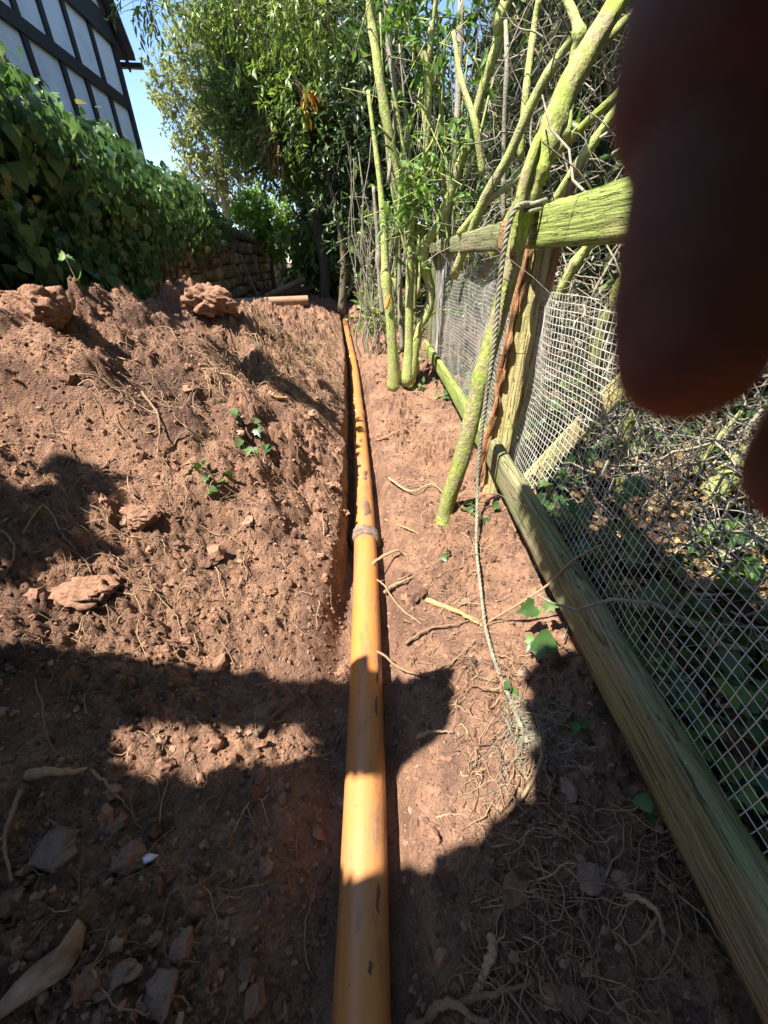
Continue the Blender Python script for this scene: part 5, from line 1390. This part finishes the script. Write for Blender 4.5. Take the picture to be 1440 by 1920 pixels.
mb = MB(); limb(mb, [(-2.2, -.7, 2.3), (-3.1, .6, 2.75), (-2.8, 2.0, 2.9), e_], [.05, .035, .022, .006], 26, 8, 9); mb.build('branch', M['bark'], ot)
for i, (bx, by, lab) in enumerate(((1.9, -2.2, 'evergreen bush behind the camera on the fence side'), (.1, -3.6, 'evergreen bush closing the lane behind the camera'), (-2.0, -3.2, 'evergreen bush behind the camera on the wall side'), (1.7, -.6, 'evergreen bush beside the camera over the fence'))):  # unseen bushes added to cut the sky light on the near soil
    b0 = np.array([bx, by, .2])
    tree('evergreen_bush', b0, lab, [([b0, b0 + [.05, 0, 1.2], b0 + [0, 0, 2.4]], [.08, .06, .03])], [(b0 + [0, 0, .9], (.9, .9, .9)), (b0 + [.1, -.1, 2.2], (.95, .9, .9)), (b0 + [0, .1, 3.2], (.7, .7, .7))], 420, 9, .20, LEAF_LANCE, 'darkleaf', .35, .3, .4, .6, group='added unseen bushes behind the camera')
# ------------------------------------------------------------------ the hand in front of the lens
M['skin'], nt, bs = new_mat('skin')
gpos = _n(nt, 'ShaderNodeNewGeometry').outputs['Position']
nt.links.new(ramp(nt, noise(nt, gpos, 260, 4), [(0.3, (0.14, 0.052, 0.034)), (0.7, (0.18, 0.072, 0.048))]), bs.inputs['Base Color'])
bs.inputs['Roughness'].default_value = .75
bs.inputs['Specular IOR Level'].default_value = .12
bs.inputs['Subsurface Weight'].default_value = .12; bs.inputs['Subsurface Radius'].default_value = (.008, .003, .0015); bs.inputs['Subsurface Scale'].default_value = .5
bump(nt, bs, noise(nt, gpos, 900, 3), .3, .0006)
def cw(x, y, z):
    """camera frame (right, down, forward) in metres to the place"""
    return CAM + np.array([x, 0, 0]) + np.array([0, -SP, -CP]) * y + np.array([0, CP, -SP]) * z
ZF = .043
def fp(u, v, z): return cw((u - 720) / 720 * z, (v - 960) / 720 * z, z)
bmh = MB()
def digit(pts, rads):
    P = smooth_path(pts, 40); rad = np.interp(np.linspace(0, 1, 40), np.linspace(0, 1, len(rads)), rads)
    e = np.linspace(0, 1, 40); 
    bmh.add(*tube(P, rad, 22))
    TVh, TFh = ICO3; bmh.add(TVh * rad[-1] + P[-1], [TFh])
digit([fp(1430, -950, ZF + .006), fp(1420, -500, ZF + .004), fp(1400, -120, ZF + .002), fp(1365, 130, ZF), fp(1350, 240, ZF), fp(1335, 310, ZF), fp(1318, 400, ZF), fp(1303, 520, ZF), fp(1296, 610, ZF), fp(1292, 668, ZF)], [.0112, .0110, .0116, .0116, .0098, .0079, .0078, .0080, .0078, .0073])
digit([fp(1860, -950, ZF + .008), fp(1900, -450, ZF + .004), fp(1890, 0, ZF), fp(1800, 400, ZF - .001), fp(1660, 720, ZF - .002), fp(1575, 880, ZF - .002)], [.0105, .0100, .0100, .0090, .0084, .0082])
digit([fp(2220, -950, ZF + .010), fp(2280, -450, ZF + .004), fp(2260, 0, ZF), fp(2180, 400, ZF), fp(2080, 700, ZF)], [.0105, .0100, .0095, .0090, .0075])
digit([fp(2540, -900, ZF + .012), fp(2600, -500, ZF + .008), fp(2600, -100, ZF), fp(2560, 150, ZF), fp(2500, 350, ZF)], [.0095, .0090, .0082, .0076, .0064])
digit([fp(1350, -1750, ZF + .012), fp(1120, -1350, ZF + .012), fp(1000, -1000, ZF + .008), fp(960, -760, ZF + .006)], [.015, .0125, .0115, .009])
TVh, TFh = ICO3
palm_c = (fp(1850, -1500, ZF + .014))
Rm = np.array([[1, 0, 0], [0, -SP, CP], [0, -CP, -SP]])
bmh.add((TVh * [.046, .052, .016]) @ Rm.T + palm_c, [TFh])
bmh.add((TVh * [.040, .030, .014]) @ Rm.T + fp(1880, -1020, ZF + .008), [TFh])
bmh.add(*tube(smooth_path([fp(1850, -2000, ZF + .016), fp(1850, -2450, ZF + .02), fp(1850, -3300, ZF + .02), fp(1850, -4900, ZF + .02), fp(1850, -6500, ZF + .02)], 30), np.interp(np.linspace(0, 1, 30), [0, .15, .4, 1], [.030, .027, .032, .045]), 24))
hand = bmh.build('hand', M['skin'])
rm = hand.modifiers.new('remesh', 'REMESH'); rm.mode = 'VOXEL'; rm.voxel_size = .0011; rm.use_smooth_shade = True
sm = hand.modifiers.new('smooth', 'SMOOTH'); sm.iterations = 4; sm.factor = .5
tag(hand, 'dark blurred hand with fingers hanging in front of the lens', 'hand')
# the unseen phone that takes the picture, added lens end down to shade the fingers
M['phone'] = mat_simple('black_phone_glass', [(0.012, 0.012, 0.013), (0.02, 0.02, 0.021)], 8, .25, 0)
ph = thing('phone', cw(.02, -.06, -.006), 'unseen black phone added lens end down behind the fingers to shade them', 'phone')
def slab(name, x0, x1, y0, y1, z0, z1, rc=.010):
    pts = []
    for cx_, cy_, a0 in ((x1 - rc, y1 - rc, 0), (x0 + rc, y1 - rc, 90), (x0 + rc, y0 + rc, 180), (x1 - rc, y0 + rc, 270)):
        for a in range(0, 91, 15): pts.append((cx_ + rc * math.cos(R(a0 + a)), cy_ + rc * math.sin(R(a0 + a))))
    n_ = len(pts); V = [cw(x, y, z0) for x, y in pts] + [cw(x, y, z1) for x, y in pts]
    mb = MB(); mb.add(np.array(V), [np.array([(i, (i + 1) % n_, n_ + (i + 1) % n_, n_ + i) for i in range(n_)]), np.array([tuple(range(n_)), tuple(range(2 * n_ - 1, n_ - 1, -1))])])
    return mb.build(name, M['phone'], ph, smooth=False)
slab('body', -.018, .0575, -.132, .018, -.011, -.003)
slab('camera_plate', -.013, .026, -.026, .013, -.003, -.0015)
print('objects', len(bpy.data.objects))
